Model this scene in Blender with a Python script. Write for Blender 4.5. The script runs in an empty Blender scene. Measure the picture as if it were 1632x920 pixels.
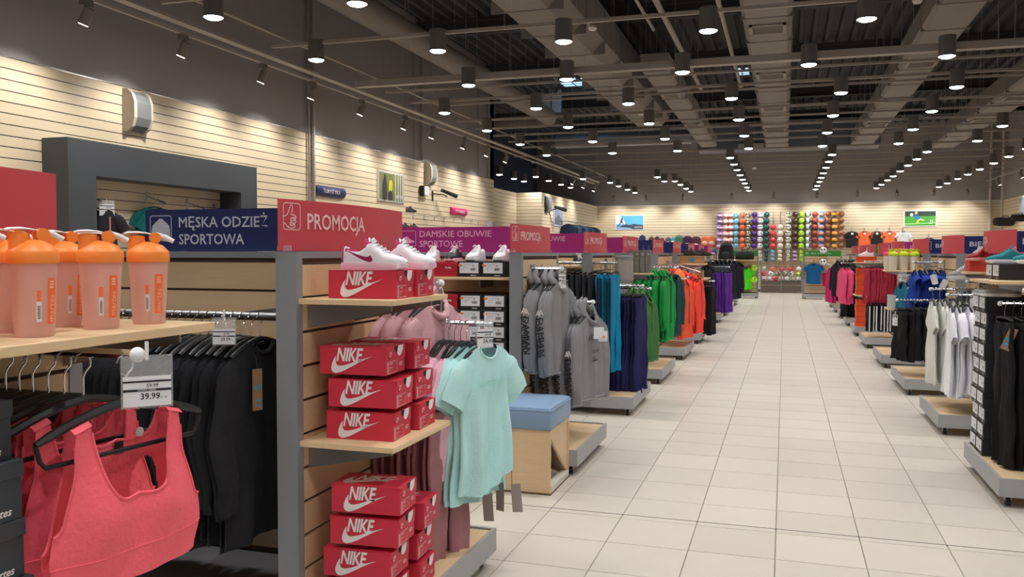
import bpy, math, random
from mathutils import Vector, Matrix
R = math.radians
sin, cos, pi = math.sin, math.cos, math.pi
SC = bpy.context.scene
COL = SC.collection

# ------------------------------------------------------------------ camera, world, exposure
cam_d = bpy.data.cameras.new('camera')
cam_d.sensor_width = 36.0
cam_d.sensor_fit = 'HORIZONTAL'
cam_d.lens = 1372.0 / 1632.0 * 36.0
cam_d.clip_start = 0.05
cam_d.clip_end = 200
cam = bpy.data.objects.new('camera', cam_d)
COL.objects.link(cam)
_y, _p, _r = 0.3065, 0.0410, 0.002
_f = Vector((-sin(_y) * cos(_p), cos(_y) * cos(_p), -sin(_p)))
_rt = Vector((cos(_y), sin(_y), 0))
_up = _rt.cross(_f)
_R = _rt * cos(_r) + _up * sin(_r)
_U = _up * cos(_r) - _rt * sin(_r)
cam.matrix_world = Matrix(((_R.x, _U.x, -_f.x, 0), (_R.y, _U.y, -_f.y, 0), (_R.z, _U.z, -_f.z, 1.6), (0, 0, 0, 1)))
SC.camera = cam

world = bpy.data.worlds.new('world')
SC.world = world
world.use_nodes = True
bg = world.node_tree.nodes['Background']
bg.inputs[0].default_value = (0.42, 0.70, 1.0, 1)
bg.inputs[1].default_value = 1.8

SC.view_settings.view_transform = 'Standard'
SC.view_settings.look = 'None'
SC.view_settings.gamma = 1.0
SC.view_settings.exposure = 0.0
LAMP_W = 118.0       # every ceiling downlight
TRACK_W = 88.0      # every wall-washing track spot
LAMP_COL = (1.0, 0.98, 0.965)

# ------------------------------------------------------------------ helpers
def lin(c):
    return tuple((x / 255 / 12.92) if x / 255 <= 0.04045 else ((x / 255 + 0.055) / 1.055) ** 2.4 for x in c)

MATS = {}
def mat(name, rgb, rough=0.6, metal=0.0, var=0.0, scale=6.0, bump=0.0, bscale=200.0, stretch=None, alpha=1.0,
        trans=0.0, emit=0.0, ior=1.45, objvar=0.0, sheen=0.0):
    if name in MATS:
        return MATS[name]
    m = bpy.data.materials.new(name)
    m.use_nodes = True
    nt = m.node_tree
    b = nt.nodes['Principled BSDF']
    c = lin(rgb)
    b.inputs['Base Color'].default_value = (*c, 1)
    b.inputs['Roughness'].default_value = rough
    b.inputs['Metallic'].default_value = metal
    b.inputs['IOR'].default_value = ior
    if trans:
        b.inputs['Transmission Weight'].default_value = trans
    if alpha < 1:
        b.inputs['Alpha'].default_value = alpha
    if sheen:
        b.inputs['Sheen Weight'].default_value = sheen
    if emit:
        b.inputs['Emission Color'].default_value = (*c, 1)
        b.inputs['Emission Strength'].default_value = emit
    if var or bump or objvar:
        tc = nt.nodes.new('ShaderNodeTexCoord')
        mp = nt.nodes.new('ShaderNodeMapping')
        nt.links.new(tc.outputs['Object'], mp.inputs[0])
        if stretch:
            mp.inputs['Scale'].default_value = stretch
    if var or objvar:
        mx = nt.nodes.new('ShaderNodeMix')
        mx.data_type = 'RGBA'
        v = var + objvar
        mx.inputs[6].default_value = (*[x * (1 - v) for x in c], 1)
        mx.inputs[7].default_value = (*[min(1, x * (1 + v)) for x in c], 1)
        if objvar and not var:
            oi = nt.nodes.new('ShaderNodeObjectInfo')
            nt.links.new(oi.outputs['Random'], mx.inputs[0])
        else:
            nz = nt.nodes.new('ShaderNodeTexNoise')
            nz.inputs['Scale'].default_value = scale
            nz.inputs['Detail'].default_value = 4
            nt.links.new(mp.outputs[0], nz.inputs['Vector'])
            if objvar:
                oi = nt.nodes.new('ShaderNodeObjectInfo')
                ma = nt.nodes.new('ShaderNodeMath')
                ma.operation = 'MULTIPLY_ADD'
                nt.links.new(oi.outputs['Random'], ma.inputs[0])
                ma.inputs[1].default_value = objvar / v
                sb = nt.nodes.new('ShaderNodeMath')
                sb.operation = 'MULTIPLY'
                sb.inputs[1].default_value = var / v
                nt.links.new(nz.outputs[0], sb.inputs[0])
                nt.links.new(sb.outputs[0], ma.inputs[2])
                nt.links.new(ma.outputs[0], mx.inputs[0])
            else:
                nt.links.new(nz.outputs[0], mx.inputs[0])
        nt.links.new(mx.outputs[2], b.inputs['Base Color'])
    if bump:
        n2 = nt.nodes.new('ShaderNodeTexNoise')
        n2.inputs['Scale'].default_value = bscale
        nt.links.new(mp.outputs[0], n2.inputs['Vector'])
        bp = nt.nodes.new('ShaderNodeBump')
        bp.inputs['Strength'].default_value = bump
        bp.inputs['Distance'].default_value = 0.01
        nt.links.new(n2.outputs[0], bp.inputs['Height'])
        nt.links.new(bp.outputs[0], b.inputs['Normal'])
    MATS[name] = m
    return m

def fab(name, rgb, var=0.08, rough=0.9):
    return mat('fabric_' + name, rgb, rough, var=var, scale=14, bump=0.25, bscale=90)

def glow(name, rgb, s):
    m = bpy.data.materials.new(name)
    m.use_nodes = True
    b = m.node_tree.nodes['Principled BSDF']
    b.inputs['Base Color'].default_value = (0, 0, 0, 1)
    b.inputs['Emission Color'].default_value = (*lin(rgb), 1)
    b.inputs['Emission Strength'].default_value = s
    m.cycles.emission_sampling = 'NONE'
    return m

WOOD = mat('light_wood', (218, 190, 150), 0.45, var=0.10, scale=5, stretch=(1, 12, 12), objvar=0.05)
WALLWOOD = mat('wall_wood', (226, 209, 180), 0.42, var=0.07, scale=3, stretch=(1, 1.2, 16), objvar=0.05)
SHELFWOOD = mat('shelf_wood', (226, 198, 156), 0.4, var=0.10, scale=6, stretch=(12, 1, 12))
SLOT = mat('slot_dark', (92, 74, 60), 0.7)
ALU = mat('aluminium', (205, 203, 198), 0.25, 0.9)
GREY = mat('grey_metal', (139, 142, 146), 0.5, 0.0, var=0.03, scale=30)
TRAYGREY = mat('tray_grey', (165, 166, 168), 0.45, 0.0, var=0.03)
CHROME = mat('chrome', (215, 215, 218), 0.18, 1.0)
STEEL = mat('steel', (170, 172, 176), 0.3, 0.85)
RUBBER = mat('rubber', (38, 38, 40), 0.7)
BLACKP = mat('black_plastic', (22, 22, 24), 0.4)
WHITE = mat('white', (236, 236, 238), 0.5)
PAPER = mat('paper', (235, 236, 240), 0.6)
INK = mat('ink', (35, 35, 45), 0.6)
PRINT = mat('print_white', (238, 232, 230), 0.55)
DARKWALL = mat('wall_grey_paint', (160, 156, 157), 0.8, var=0.03)
DARKER = mat('roof_dark', (76, 74, 75), 0.85, var=0.10, scale=2)
DUCT = mat('duct_grey', (136, 131, 127), 0.6, 0.0, var=0.05, scale=3)
RAILG = mat('ceiling_rail_grey', (165, 158, 152), 0.6)
REDS = mat('sign_red', (206, 78, 88), 0.5, var=0.02)
BLUES = mat('sign_blue', (30, 42, 96), 0.5, var=0.02)
MAGS = mat('sign_magenta', (164, 36, 118), 0.5, var=0.02)
GREENS = mat('sign_green', (52, 140, 48), 0.5, var=0.02)
SIGNW = mat('sign_white', (246, 214, 210), 0.6)
SIGNP = mat('sign_pink', (236, 168, 210), 0.6)
SIGNB = mat('sign_pale', (206, 210, 222), 0.6)
CLEAR = mat('clear_plastic', (240, 245, 248), 0.08, trans=0.0, alpha=0.22)

class MB:
    def __init__(s):
        s.v = []; s.f = []; s.m = []; s.k = 0
    def add(s, vs, fs):
        n = len(s.v)
        s.v += [tuple(p) for p in vs]
        for f in fs:
            s.f.append(tuple(i + n for i in f)); s.m.append(s.k)
        return s
    def box(s, x0, x1, y0, y1, z0, z1):
        vs = [(x, y, z) for z in (z0, z1) for y in (y0, y1) for x in (x0, x1)]
        return s.add(vs, [(0, 2, 3, 1), (4, 5, 7, 6), (0, 1, 5, 4), (2, 6, 7, 3), (0, 4, 6, 2), (1, 3, 7, 5)])
    def rbox(s, x0, x1, y0, y1, z0, z1, b):
        # box with chamfered edges
        cx, cy, cz = (x0 + x1) / 2, (y0 + y1) / 2, (z0 + z1) / 2
        hx, hy, hz = (x1 - x0) / 2, (y1 - y0) / 2, (z1 - z0) / 2
        rings = []
        for zz, ins in ((-hz, b), (-hz + b * .3, b * .3), (-hz + b, 0), (hz - b, 0), (hz - b * .3, b * .3), (hz, b)):
            r = []
            for sx, sy in ((-1, -1), (1, -1), (1, 1), (-1, 1)):
                ex, ey = hx - ins, hy - ins
                if sx * sy > 0:
                    pts = [(sx * ex, sy * (ey - b)), (sx * (ex - b * .3), sy * (ey - b * .3)), (sx * (ex - b), sy * ey)]
                else:
                    pts = [(sx * (ex - b), sy * ey), (sx * (ex - b * .3), sy * (ey - b * .3)), (sx * ex, sy * (ey - b))]
                if (sx, sy) in ((-1, -1),):
                    pts = [(sx * ex, sy * (ey - b)), (sx * (ex - b * .3), sy * (ey - b * .3)), (sx * (ex - b), sy * ey)]
                r += [(cx + px, cy + py, cz + zz) for px, py in pts]
            rings.append(r)
        n = 12
        vs = [p for r in rings for p in r]
        fs = []
        for i in range(len(rings) - 1):
            for j in range(n):
                fs.append((i * n + j, i * n + (j + 1) % n, (i + 1) * n + (j + 1) % n, (i + 1) * n + j))
        fs.append(tuple(range(n - 1, -1, -1)))
        fs.append(tuple((len(rings) - 1) * n + j for j in range(n)))
        return s.add(vs, fs)
    def tube(s, pts, r, n=8, cap=True, flat=1.0):
        pts = [Vector(p) for p in pts]
        rr = r if isinstance(r, (list, tuple)) else [r] * len(pts)
        t0 = (pts[1] - pts[0]).normalized()
        a = Vector((0, 0, 1)) if abs(t0.z) < 0.9 else Vector((0, 1, 0))
        nx = t0.cross(a).normalized()
        vs = []
        for i, p in enumerate(pts):
            t = (pts[min(i + 1, len(pts) - 1)] - pts[max(i - 1, 0)]).normalized()
            nx = (nx - t * nx.dot(t)).normalized()
            by = t.cross(nx)
            for j in range(n):
                an = 2 * pi * j / n
                vs.append(p + nx * cos(an) * rr[i] + by * sin(an) * rr[i] * flat)
        fs = []
        for i in range(len(pts) - 1):
            for j in range(n):
                fs.append((i * n + j, i * n + (j + 1) % n, (i + 1) * n + (j + 1) % n, (i + 1) * n + j))
        if cap:
            fs.append(tuple(range(n - 1, -1, -1)))
            fs.append(tuple((len(pts) - 1) * n + j for j in range(n)))
        return s.add(vs, fs)
    def cyl(s, a, b, r, n=12, r2=None):
        return s.tube([a, b], [r, r if r2 is None else r2], n)
    def lathe(s, prof, n=20, c=(0, 0, 0), cap=True):
        vs = [(c[0] + r * cos(2 * pi * j / n), c[1] + r * sin(2 * pi * j / n), c[2] + z) for r, z in prof for j in range(n)]
        fs = []
        for i in range(len(prof) - 1):
            for j in range(n):
                fs.append((i * n + j, i * n + (j + 1) % n, (i + 1) * n + (j + 1) % n, (i + 1) * n + j))
        if cap:
            fs.append(tuple(range(n - 1, -1, -1)))
            fs.append(tuple((len(prof) - 1) * n + j for j in range(n)))
        return s.add(vs, fs)
    def ball(s, c, r, n=16, m=10, sc=(1, 1, 1)):
        prof = [(r * sin(pi * i / m), -r * cos(pi * i / m)) for i in range(m + 1)]
        vs = [(c[0] + sc[0] * q * cos(2 * pi * j / n), c[1] + sc[1] * q * sin(2 * pi * j / n), c[2] + sc[2] * z) for q, z in prof for j in range(n)]
        fs = []
        for i in range(m):
            for j in range(n):
                fs.append((i * n + j, i * n + (j + 1) % n, (i + 1) * n + (j + 1) % n, (i + 1) * n + j))
        return s.add(vs, fs)
    def prism(s, poly, fn, d):
        # poly in 2D; fn(a, b, depth) -> 3D
        n = len(poly)
        vs = [fn(a, b, 0) for a, b in poly] + [fn(a, b, d) for a, b in poly]
        fs = [tuple(range(n - 1, -1, -1)), tuple(range(n, 2 * n))] + [(i, (i + 1) % n, n + (i + 1) % n, n + i) for i in range(n)]
        return s.add(vs, fs)
    def sheet(s, fn, nu, nv):
        vs = [fn(i / nu, j / nv) for j in range(nv + 1) for i in range(nu + 1)]
        w = nu + 1
        return s.add(vs, [(j * w + i, j * w + i + 1, (j + 1) * w + i + 1, (j + 1) * w + i) for j in range(nv) for i in range(nu)])
    def art(s, art, fn):
        vs, fs = art
        return s.add([fn(a, b) for a, b in vs], fs)
    def build(s, name, mats, parent=None, smooth=False, loc=None, rz=None, sharp=40):
        me = bpy.data.meshes.new(name)
        me.from_pydata(s.v, [], s.f)
        if not isinstance(mats, (list, tuple)):
            mats = [mats]
        for m in mats:
            me.materials.append(m)
        if len(mats) > 1:
            me.polygons.foreach_set('material_index', s.m)
        if smooth:
            me.polygons.foreach_set('use_smooth', [True] * len(s.f))
            if sharp:
                me.set_sharp_from_angle(angle=R(sharp))
        me.update()
        o = bpy.data.objects.new(name, me)
        COL.objects.link(o)
        if parent is not None:
            o.parent = parent
        if loc is not None:
            o.location = loc
        if rz is not None:
            o.rotation_euler = (0, 0, rz)
        return o

def tag(o, label=None, cat=None, group=None, kind=None):
    if label: o['label'] = label
    if cat: o['category'] = cat
    if group: o['group'] = group
    if kind: o['kind'] = kind
    return o

def thing(name, label, cat, loc=(0, 0, 0), rz=0.0, group=None):
    o = bpy.data.objects.new(name, None)
    COL.objects.link(o)
    o.empty_display_size = 0.05
    o.location = loc
    o.rotation_euler = (0, 0, rz)
    return tag(o, label, cat, group)

def inst(src, name, parent, loc=None, rz=None):
    o = src.copy()
    COL.objects.link(o)
    o.parent = parent
    if loc is not None: o.location = loc
    if rz is not None: o.rotation_euler = (0, 0, rz)
    return o

CH = {}
def kids(o):
    return [c for c in bpy.data.objects if c.parent == o]
def dup(root, loc, rz=None, label=None, group=None):
    key = root.name
    if key not in CH:
        CH[key] = [(c, kids(c)) for c in kids(root)]
    r = root.copy(); COL.objects.link(r)
    r.location = loc
    if rz is not None: r.rotation_euler = (0, 0, rz)
    if label: r['label'] = label
    if group: r['group'] = group
    for c, gs in CH[key]:
        d = c.copy(); COL.objects.link(d); d.parent = r
        for g in gs:
            e = g.copy(); COL.objects.link(e); e.parent = d
    return r

_ow = ['first', 'second', 'third', 'fourth', 'fifth', 'sixth', 'seventh', 'eighth', 'ninth', 'tenth', 'eleventh', 'twelfth',
       'thirteenth', 'fourteenth', 'fifteenth', 'sixteenth', 'seventeenth', 'eighteenth', 'nineteenth', 'twentieth',
       'twenty-first', 'twenty-second', 'twenty-third', 'twenty-fourth', 'twenty-fifth', 'twenty-sixth']
def ow(i):
    return _ow[i]

_T = {}
def text(s, size=1.0, bold=0.0, shear=0.0, fitw=None, align='LEFT', sx=1.0):
    key = (s, size, bold, shear, fitw, align, sx)
    if key in _T:
        return _T[key]
    cu = bpy.data.curves.new('t', 'FONT')
    cu.body = s; cu.size = 1.0; cu.shear = shear
    cu.align_x = align
    cu.resolution_u = 2
    ob = bpy.data.objects.new('t', cu)
    COL.objects.link(ob)
    bpy.context.view_layer.update()
    ev = ob.evaluated_get(bpy.context.evaluated_depsgraph_get())
    me = ev.to_mesh()
    vs = [(v.co.x, v.co.y) for v in me.vertices]
    fs = [tuple(p.vertices) for p in me.polygons]
    ev.to_mesh_clear()
    bpy.data.objects.remove(ob); bpy.data.curves.remove(cu)
    k = size * sx
    if fitw:
        x0 = min(v[0] for v in vs); x1 = max(v[0] for v in vs)
        k = fitw / (x1 - x0)
        vs = [(v[0] - x0, v[1]) for v in vs]
    vs = [(a * k, b * size) for a, b in vs]
    if bold:
        # thicken the strokes: a mitred strip outside every outline edge
        q = bold * size * .9
        cnt = {}
        area = sum((vs[f[1]][0] - vs[f[0]][0]) * (vs[f[2]][1] - vs[f[0]][1]) - (vs[f[2]][0] - vs[f[0]][0]) * (vs[f[1]][1] - vs[f[0]][1]) for f in fs)
        sg = 1 if area > 0 else -1
        for f in fs:
            for i in range(len(f)):
                e = (f[i], f[(i + 1) % len(f)])
                cnt[e] = cnt.get(e, 0) + 1
        bd = [e for e in cnt if (e[1], e[0]) not in cnt]
        nrm = {}
        for i, j in bd:
            dx, dy = vs[j][0] - vs[i][0], vs[j][1] - vs[i][1]
            l = math.hypot(dx, dy) or 1
            for k in (i, j):
                nx, ny = nrm.get(k, (0, 0))
                nrm[k] = (nx + sg * dy / l, ny - sg * dx / l)
        new = {}
        for k, (nx, ny) in nrm.items():
            l = math.hypot(nx, ny) or 1
            mt_ = min(1.6, 2 / l) if l > .2 else 0
            new[k] = len(vs)
            vs.append((vs[k][0] + nx / l * q * mt_, vs[k][1] + ny / l * q * mt_))
        fs = fs + [(i, new[i], new[j], j) for i, j in bd]
    _T[key] = (vs, fs)
    return _T[key]

def mv(art, dx, dy, k=1.0):
    return ([(a * k + dx, b * k + dy) for a, b in art[0]], art[1])

def ribbon(pts, w, closed=False):
    n = len(pts); vs = []; fs = []
    for i, (x, y) in enumerate(pts):
        a = pts[(i - 1) % n] if closed or i else pts[i]
        b = pts[(i + 1) % n] if closed or i < n - 1 else pts[i]
        dx, dy = b[0] - a[0], b[1] - a[1]
        l = math.hypot(dx, dy) or 1
        nx, ny = -dy / l * w / 2, dx / l * w / 2
        vs += [(x + nx, y + ny), (x - nx, y - ny)]
    for i in range(n if closed else n - 1):
        j = (i + 1) % n
        fs.append((2 * i, 2 * i + 1, 2 * j + 1, 2 * j))
    return vs, fs

def rrect(x0, x1, y0, y1, r, k=4):
    pts = []
    for cx, cy, a0 in ((x1 - r, y1 - r, 0), (x0 + r, y1 - r, 90), (x0 + r, y0 + r, 180), (x1 - r, y0 + r, 270)):
        for i in range(k + 1):
            a = R(a0 + 90 * i / k)
            pts.append((cx + r * cos(a), cy + r * sin(a)))
    return pts

def poly(pts):
    return (list(pts), [tuple(range(len(pts)))])

def smooth_poly(pts, k=4, closed=True):
    out = []; n = len(pts)
    for i in range(n if closed else n - 1):
        p0, p1, p2, p3 = [pts[(i + d) % n] if closed else pts[min(max(i + d, 0), n - 1)] for d in (-1, 0, 1, 2)]
        for j in range(k):
            t = j / k
            out.append(tuple(0.5 * ((2 * p1[q]) + (-p0[q] + p2[q]) * t + (2 * p0[q] - 5 * p1[q] + 4 * p2[q] - p3[q]) * t * t
                                    + (-p0[q] + 3 * p1[q] - 3 * p2[q] + p3[q]) * t ** 3) for q in (0, 1)))
    if not closed: out.append(pts[-1])
    return out

# the curved tick, width 1, y up
_lo = smooth_poly([(1.0, .398), (.75, .29), (.487, .150), (.30, .056), (.168, .008), (.093, 0), (.028, .032), (0, .106), (.02, .21), (.066, .312), (.121, .387)], 3, False)
_hi = smooth_poly([(.121, .387), (.108, .30), (.116, .228), (.150, .176), (.206, .163), (.30, .176), (.449, .219), (.67, .30), (1.0, .398)], 3, False)
TICK = (lambda q: (q, [tuple(range(len(q)))]))(_lo + _hi[1:-1])

# ------------------------------------------------------------------ the shell: floor, walls, roof
TP = 0.449
XL = [-0.026 + TP * k for k in range(-18, 19)]
YR = [5.108 - 0.4525 * k for k in range(14, -1, -1)] + [5.178] + [5.556 + TP * k for k in range(0, 73)]
fl = MB(); fl.box(-11, 8.3, -2, 38.5, -0.12, -0.006)
GROUT = mat('grout', (128, 122, 112), 0.9)
floor = tag(fl.build('floor', GROUT), 'pale tiled shop floor', kind='structure')
TILE = mat('floor_tile', (200, 193, 181), 0.38, var=0.05, scale=3, objvar=0.05, bump=0.03, bscale=40)
def tile_mb(mb, x0, x1, y0, y1):
    g = 0.0018; c = 0.002
    vs = [(x0 + g, y0 + g, -.006), (x1 - g, y0 + g, -.006), (x1 - g, y1 - g, -.006), (x0 + g, y1 - g, -.006),
          (x0 + g + c, y0 + g + c, 0), (x1 - g - c, y0 + g + c, 0), (x1 - g - c, y1 - g - c, 0), (x0 + g + c, y1 - g - c, 0)]
    mb.add(vs, [(0, 1, 5, 4), (1, 2, 6, 5), (2, 3, 7, 6), (3, 0, 4, 7), (4, 5, 6, 7)])
rest = MB(); tiles = {}; nt_ = 0
for j in range(len(YR) - 1):
    for i in range(len(XL) - 1):
        x0, x1, y0, y1 = XL[i], XL[i + 1], YR[j], YR[j + 1]
        if y1 > 38: continue
        if -2.0 < x0 < 1.75 and y0 > 2.9 and nt_ < 297:
            key = (round(x1 - x0, 3), round(y1 - y0, 3))
            if key not in tiles:
                t = MB(); tile_mb(t, 0, x1 - x0, 0, y1 - y0)
                tiles[key] = t.build('floor_tile', TILE, floor, loc=(x0, y0, 0))
            else:
                inst(tiles[key], 'floor_tile', floor, (x0, y0, 0))
            nt_ += 1
        else:
            tile_mb(rest, x0, x1, y0, y1)
tag(rest.build('distant_floor_tiles', TILE, floor), kind='stuff')

MB().box(-2.6, 7.9, 5.1735, 5.1825, -.004, .0006).build('expansion_joint', mat('joint_dark', (84, 76, 66), .8), floor)
PITCH = 0.12; WTOP = 3.70
def slat_wall(name, label, x, y0, y1, sx, ztop_up, single=True):
    # wall along Y, face towards -sx*... (sx=+1: face looks to +X)
    b = MB(); b.box(x - sx * 0.25, x - sx * 0.004, y0, y1, 0, WTOP)
    w = tag(b.build(name, SLOT), label, kind='structure')
    z = 0.1; n = 0; first = None; jn = MB(); tr = MB()
    while z < WTOP - 0.05:
        zt = min(z + PITCH - 0.012, WTOP)
        if single:
            if first is None:
                p = MB(); p.box(min(0, sx * .014), max(0, sx * .014), 0, y1 - y0, 0, PITCH - 0.012)
                first = p.build('plank', WALLWOOD, w, loc=(x - sx * .004, y0, z))
            else:
                inst(first, 'plank', w, (x - sx * .004, y0, z))
        else:
            jn.box(min(x - sx * .004, x + sx * .01), max(x - sx * .004, x + sx * .01), y0, y1, z, zt)
        tr.box(min(x - sx * .003, x + sx * .007), max(x - sx * .003, x + sx * .007), y0, y1, z - 0.0035, z - 0.0005)
        z += PITCH
    if not single:
        tag(jn.build('planks', WALLWOOD, w), kind='stuff')
    tag(tr.build('groove_profile', ALU, w), kind='stuff')
    if ztop_up:
        u = MB(); u.box(x - sx * .25, x, y0, y1, WTOP, ztop_up)
        u.build('upper_panel', DARKWALL, w)
        k = MB(); k.box(min(x - sx * .02, x + sx * .014), max(x - sx * .02, x + sx * .014), y0, y1, WTOP - .012, WTOP + .004)
        k.build('top_rail', ALU, w)
    return w
ROOF = 6.9
wallA = slat_wall('wall_left', 'left wall of pale horizontal boards under dark grey paint', -8.0, -1.5, 23.5, 1, ROOF)
wallB = slat_wall('wall_left_far', 'far part of left board wall beyond the recess', -8.0, 28.6, 37.9, 1, None, False)
wallR = slat_wall('wall_right', 'right wall of pale horizontal boards', 8.0, 20.0, 37.9, -1, ROOF, False)
n_ = MB(); n_.box(8.0, 8.25, -1.5, 20.0, 0, ROOF)
tag(n_.build('wall_right_near', DARKWALL), 'near stretch of right wall outside the view', kind='structure')
# recess: a board wall set back and a return wall facing the aisle
rec = slat_wall('wall_recess', 'board wall set back beside the passage', -8.9, 23.5, 28.6, 1, None, False)
b = MB(); b.box(-8.9, -8.0, 28.6, 28.8, 0, WTOP)
ret = tag(b.build('wall_return', SLOT), 'short board wall facing the front at the passage', kind='structure')
j = MB()
z = 0.1
while z < WTOP - .05:
    j.box(-8.9, -7.99, 28.586, 28.602, z, z + PITCH - .012); z += PITCH
tag(j.build('planks', WALLWOOD, ret), kind='stuff')
b = MB(); b.box(-11.0, -10.8, 20, 38.5, 0, ROOF); b.box(-11, -8.0, 23.2, 23.5, 0, ROOF)
tag(b.build('wall_back_room', mat('back_room_dark', (62, 62, 68), .9)), 'dark wall behind the left partition', kind='structure')
# far wall
YF = 37.8
b = MB(); b.box(-8.0, 8.0, YF + .004, YF + .25, 0, WTOP)
wallF = tag(b.build('wall_far', SLOT), 'far wall of pale horizontal boards', kind='structure')
j = MB(); tr = MB(); z = 0.1
while z < WTOP - .05:
    j.box(-8, 8, YF - .01, YF + .004, z, z + PITCH - .012); tr.box(-8, 8, YF - .007, YF + .003, z - .0035, z - .0005); z += PITCH
tag(j.build('planks', WALLWOOD, wallF), kind='stuff')
tag(tr.build('groove_profile', ALU, wallF), kind='stuff')
u = MB(); u.box(-10.8, 8, YF, YF + .25, WTOP, ROOF); u.build('upper_panel', DARKWALL, wallF)
k = MB(); k.box(-8, 8, YF - .02, YF + .02, WTOP - .02, WTOP + .006); k.build('top_rail', WHITE, wallF)
b = MB(); b.box(-8.25, 8.25, -1.9, -1.6, 0, ROOF)
tag(b.build('wall_rear', DARKWALL), 'wall behind the camera', kind='structure')

# roof deck with openings for roof lights
holes = [(-6.85, -6.0, 25.7, 27.3), (-1.48, -1.08, 25.9, 27.1)]
xs = [-11, -6.85, -6.0, -1.48, -1.08, 8.3]; ys = [-2, 25.7, 25.9, 27.1, 27.3, 38.5]
b = MB()
for i in range(5):
    for jj in range(5):
        if any(h[0] - .01 <= xs[i] and xs[i + 1] <= h[1] + .01 and h[2] - .01 <= ys[jj] and ys[jj + 1] <= h[3] + .01 for h in holes):
            continue
        b.box(xs[i], xs[i + 1], ys[jj], ys[jj + 1], 6.95, 6.98)
ceil = tag(b.build('ceiling', DARKER), 'dark trapezoidal metal roof deck', kind='structure')
# corrugation ribs under the deck
first = None
for k in range(64):
    x = -10.8 + .3 * k
    if any(h[0] - .1 < x < h[1] + .1 for h in holes):
        segs = [(-1.9, 25.6), (27.4, 38.3)]
    else:
        segs = [(-1.9, 38.3)]
    for s0, s1 in segs:
        m_ = MB(); m_.prism([(-.075, 0), (-.045, -.13), (.045, -.13), (.075, 0)], lambda a, c, d, x=x, s0=s0: (x + a, s0 + d, 6.955 + c), s1 - s0)
        m_.build('deck_rib', DARKER, ceil)
LAMPROWS = [5.8, 8.2, 10.4, 12.65, 15.0, 17.4, 19.8, 22.2, 24.2, 26.0, 27.8, 29.6, 31.4, 33.2, 35.1, 36.9]
for k, y in enumerate([3.5, 8.6, 13.4, 18.2, 22.9, 28.4, 33.2]):
    m_ = MB(); m_.box(-8, 8, y - .09, y + .09, 6.74, 6.81); m_.box(-8, 8, y - .09, y + .09, 6.46, 6.49); m_.box(-8, 8, y - .02, y + .02, 6.49, 6.74)
    m_.build('roof_beam', DARKER, ceil)
GLASSF = mat('roof_light_frame', (190, 196, 204), .5)
PANE = mat('roof_light_glass', (225, 240, 255), .2, alpha=.12)
for q, (x0, x1, y0, y1) in enumerate(holes):
    rl = tag(MB().box(x0 - .03, x0, y0, y1, 6.95, 7.0).box(x1, x1 + .03, y0, y1, 6.95, 7.0).box(x0, x1, y0 - .03, y0, 6.95, 7.0)
             .box(x0, x1, y1, y1 + .03, 6.95, 7.0).build('window_%d' % (q + 1), GLASSF), kind='structure',
             label=['larger roof light with blue daylight, above the left side', 'small roof light with blue daylight near the middle'][q])
    MB().box(x0, x1, y0, y1, 6.955, 6.965).build('pane', PANE, rl)
    m_ = MB()
    for t in (.33, .66):
        m_.box(x0, x1, y0 + (y1 - y0) * t - .015, y0 + (y1 - y0) * t + .015, 6.945, 6.955)
    m_.box((x0 + x1) / 2 - .015, (x0 + x1) / 2 + .015, y0, y1, 6.945, 6.955)
    m_.build('glazing_bar', mat('bar_dark', (70, 80, 96), .5), rl)

gs_ = tag(MB().box(-7.72, -6.98, 27.42, 27.45, 6.2, 6.94).build('window_3', mat('lantern_side', (214, 222, 232), .6)), 'pale upright side glazing below the larger roof light', kind='structure')
for q in (-7.73, -7.36, -7.0):
    MB().box(q, q + .03, 27.40, 27.43, 6.18, 6.95).build('glazing_bar', mat('bar_dark', (70, 80, 96), .5), gs_)
# dark portal framing a niche on the left wall
PORT = mat('portal_anthracite', (74, 78, 84), 0.65, var=0.02)
px0, px1 = -7.985, -7.62
pt = thing('display_portal', 'anthracite box frame standing out from the left board wall', 'portal', (-7.985, 7.69, 0))
for nm, bx in (('side_panel', (0, .365, 0, .41, 0, 2.885)), ('side_panel', (0, .365, 3.2, 3.6, 0, 2.885)), ('lintel', (0, .365, .41, 3.2, 2.485, 2.885))):
    MB().box(*bx).build(nm, PORT, pt)

# ------------------------------------------------------------------ ceiling equipment
GLOWM = glow('lamp_glow', (255, 250, 242), 30.0)
HOUS = mat('lamp_housing', (104, 100, 98), 0.5)
def make_lamp():
    t = thing('downlight', 'x', 'ceiling light')
    MB().lathe([(.098, .012), (.108, 0), (.108, .27), (.02, .275)], 20, cap=False).build('housing', HOUS, t, True)
    MB().lathe([(.0, .03), (.092, .02), (.098, .002), (.080, -.012), (.045, -.020), (0, -.022)], 20, cap=False).build('diffuser', GLOWM, t, True, sharp=None)
    return t
spot_d = bpy.data.lights.new('downlight_beam', 'SPOT')
spot_d.energy = LAMP_W; spot_d.color = LAMP_COL; spot_d.spot_size = R(128); spot_d.spot_blend = .75; spot_d.shadow_soft_size = .08
LAMP0 = make_lamp(); _lamp_used = [False]
SIDE = ['left', 'right']
def lamp(x, y, z, label):
    if not _lamp_used[0]:
        o = LAMP0; o.location = (x, y, z); o['label'] = label; o['group'] = 'ceiling downlights'; _lamp_used[0] = True
    else:
        o = dup(LAMP0, (x, y, z), None, label, 'ceiling downlights')
    l = bpy.data.objects.new('downlight_beam', spot_d)
    COL.objects.link(l); l.location = (x, y, z - .03)
rows = []
BX = [-6.07, -4.3, -2.63, -0.89, 0.83, 2.52, 4.18, 5.88]
for y in (-1.2, 1.1, 3.45, 5.8):  # unseen rows near the camera, added for their light; they continue the grid
    rows.append((y, BX[:6] if y < 5 else BX[0:8]))
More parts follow.
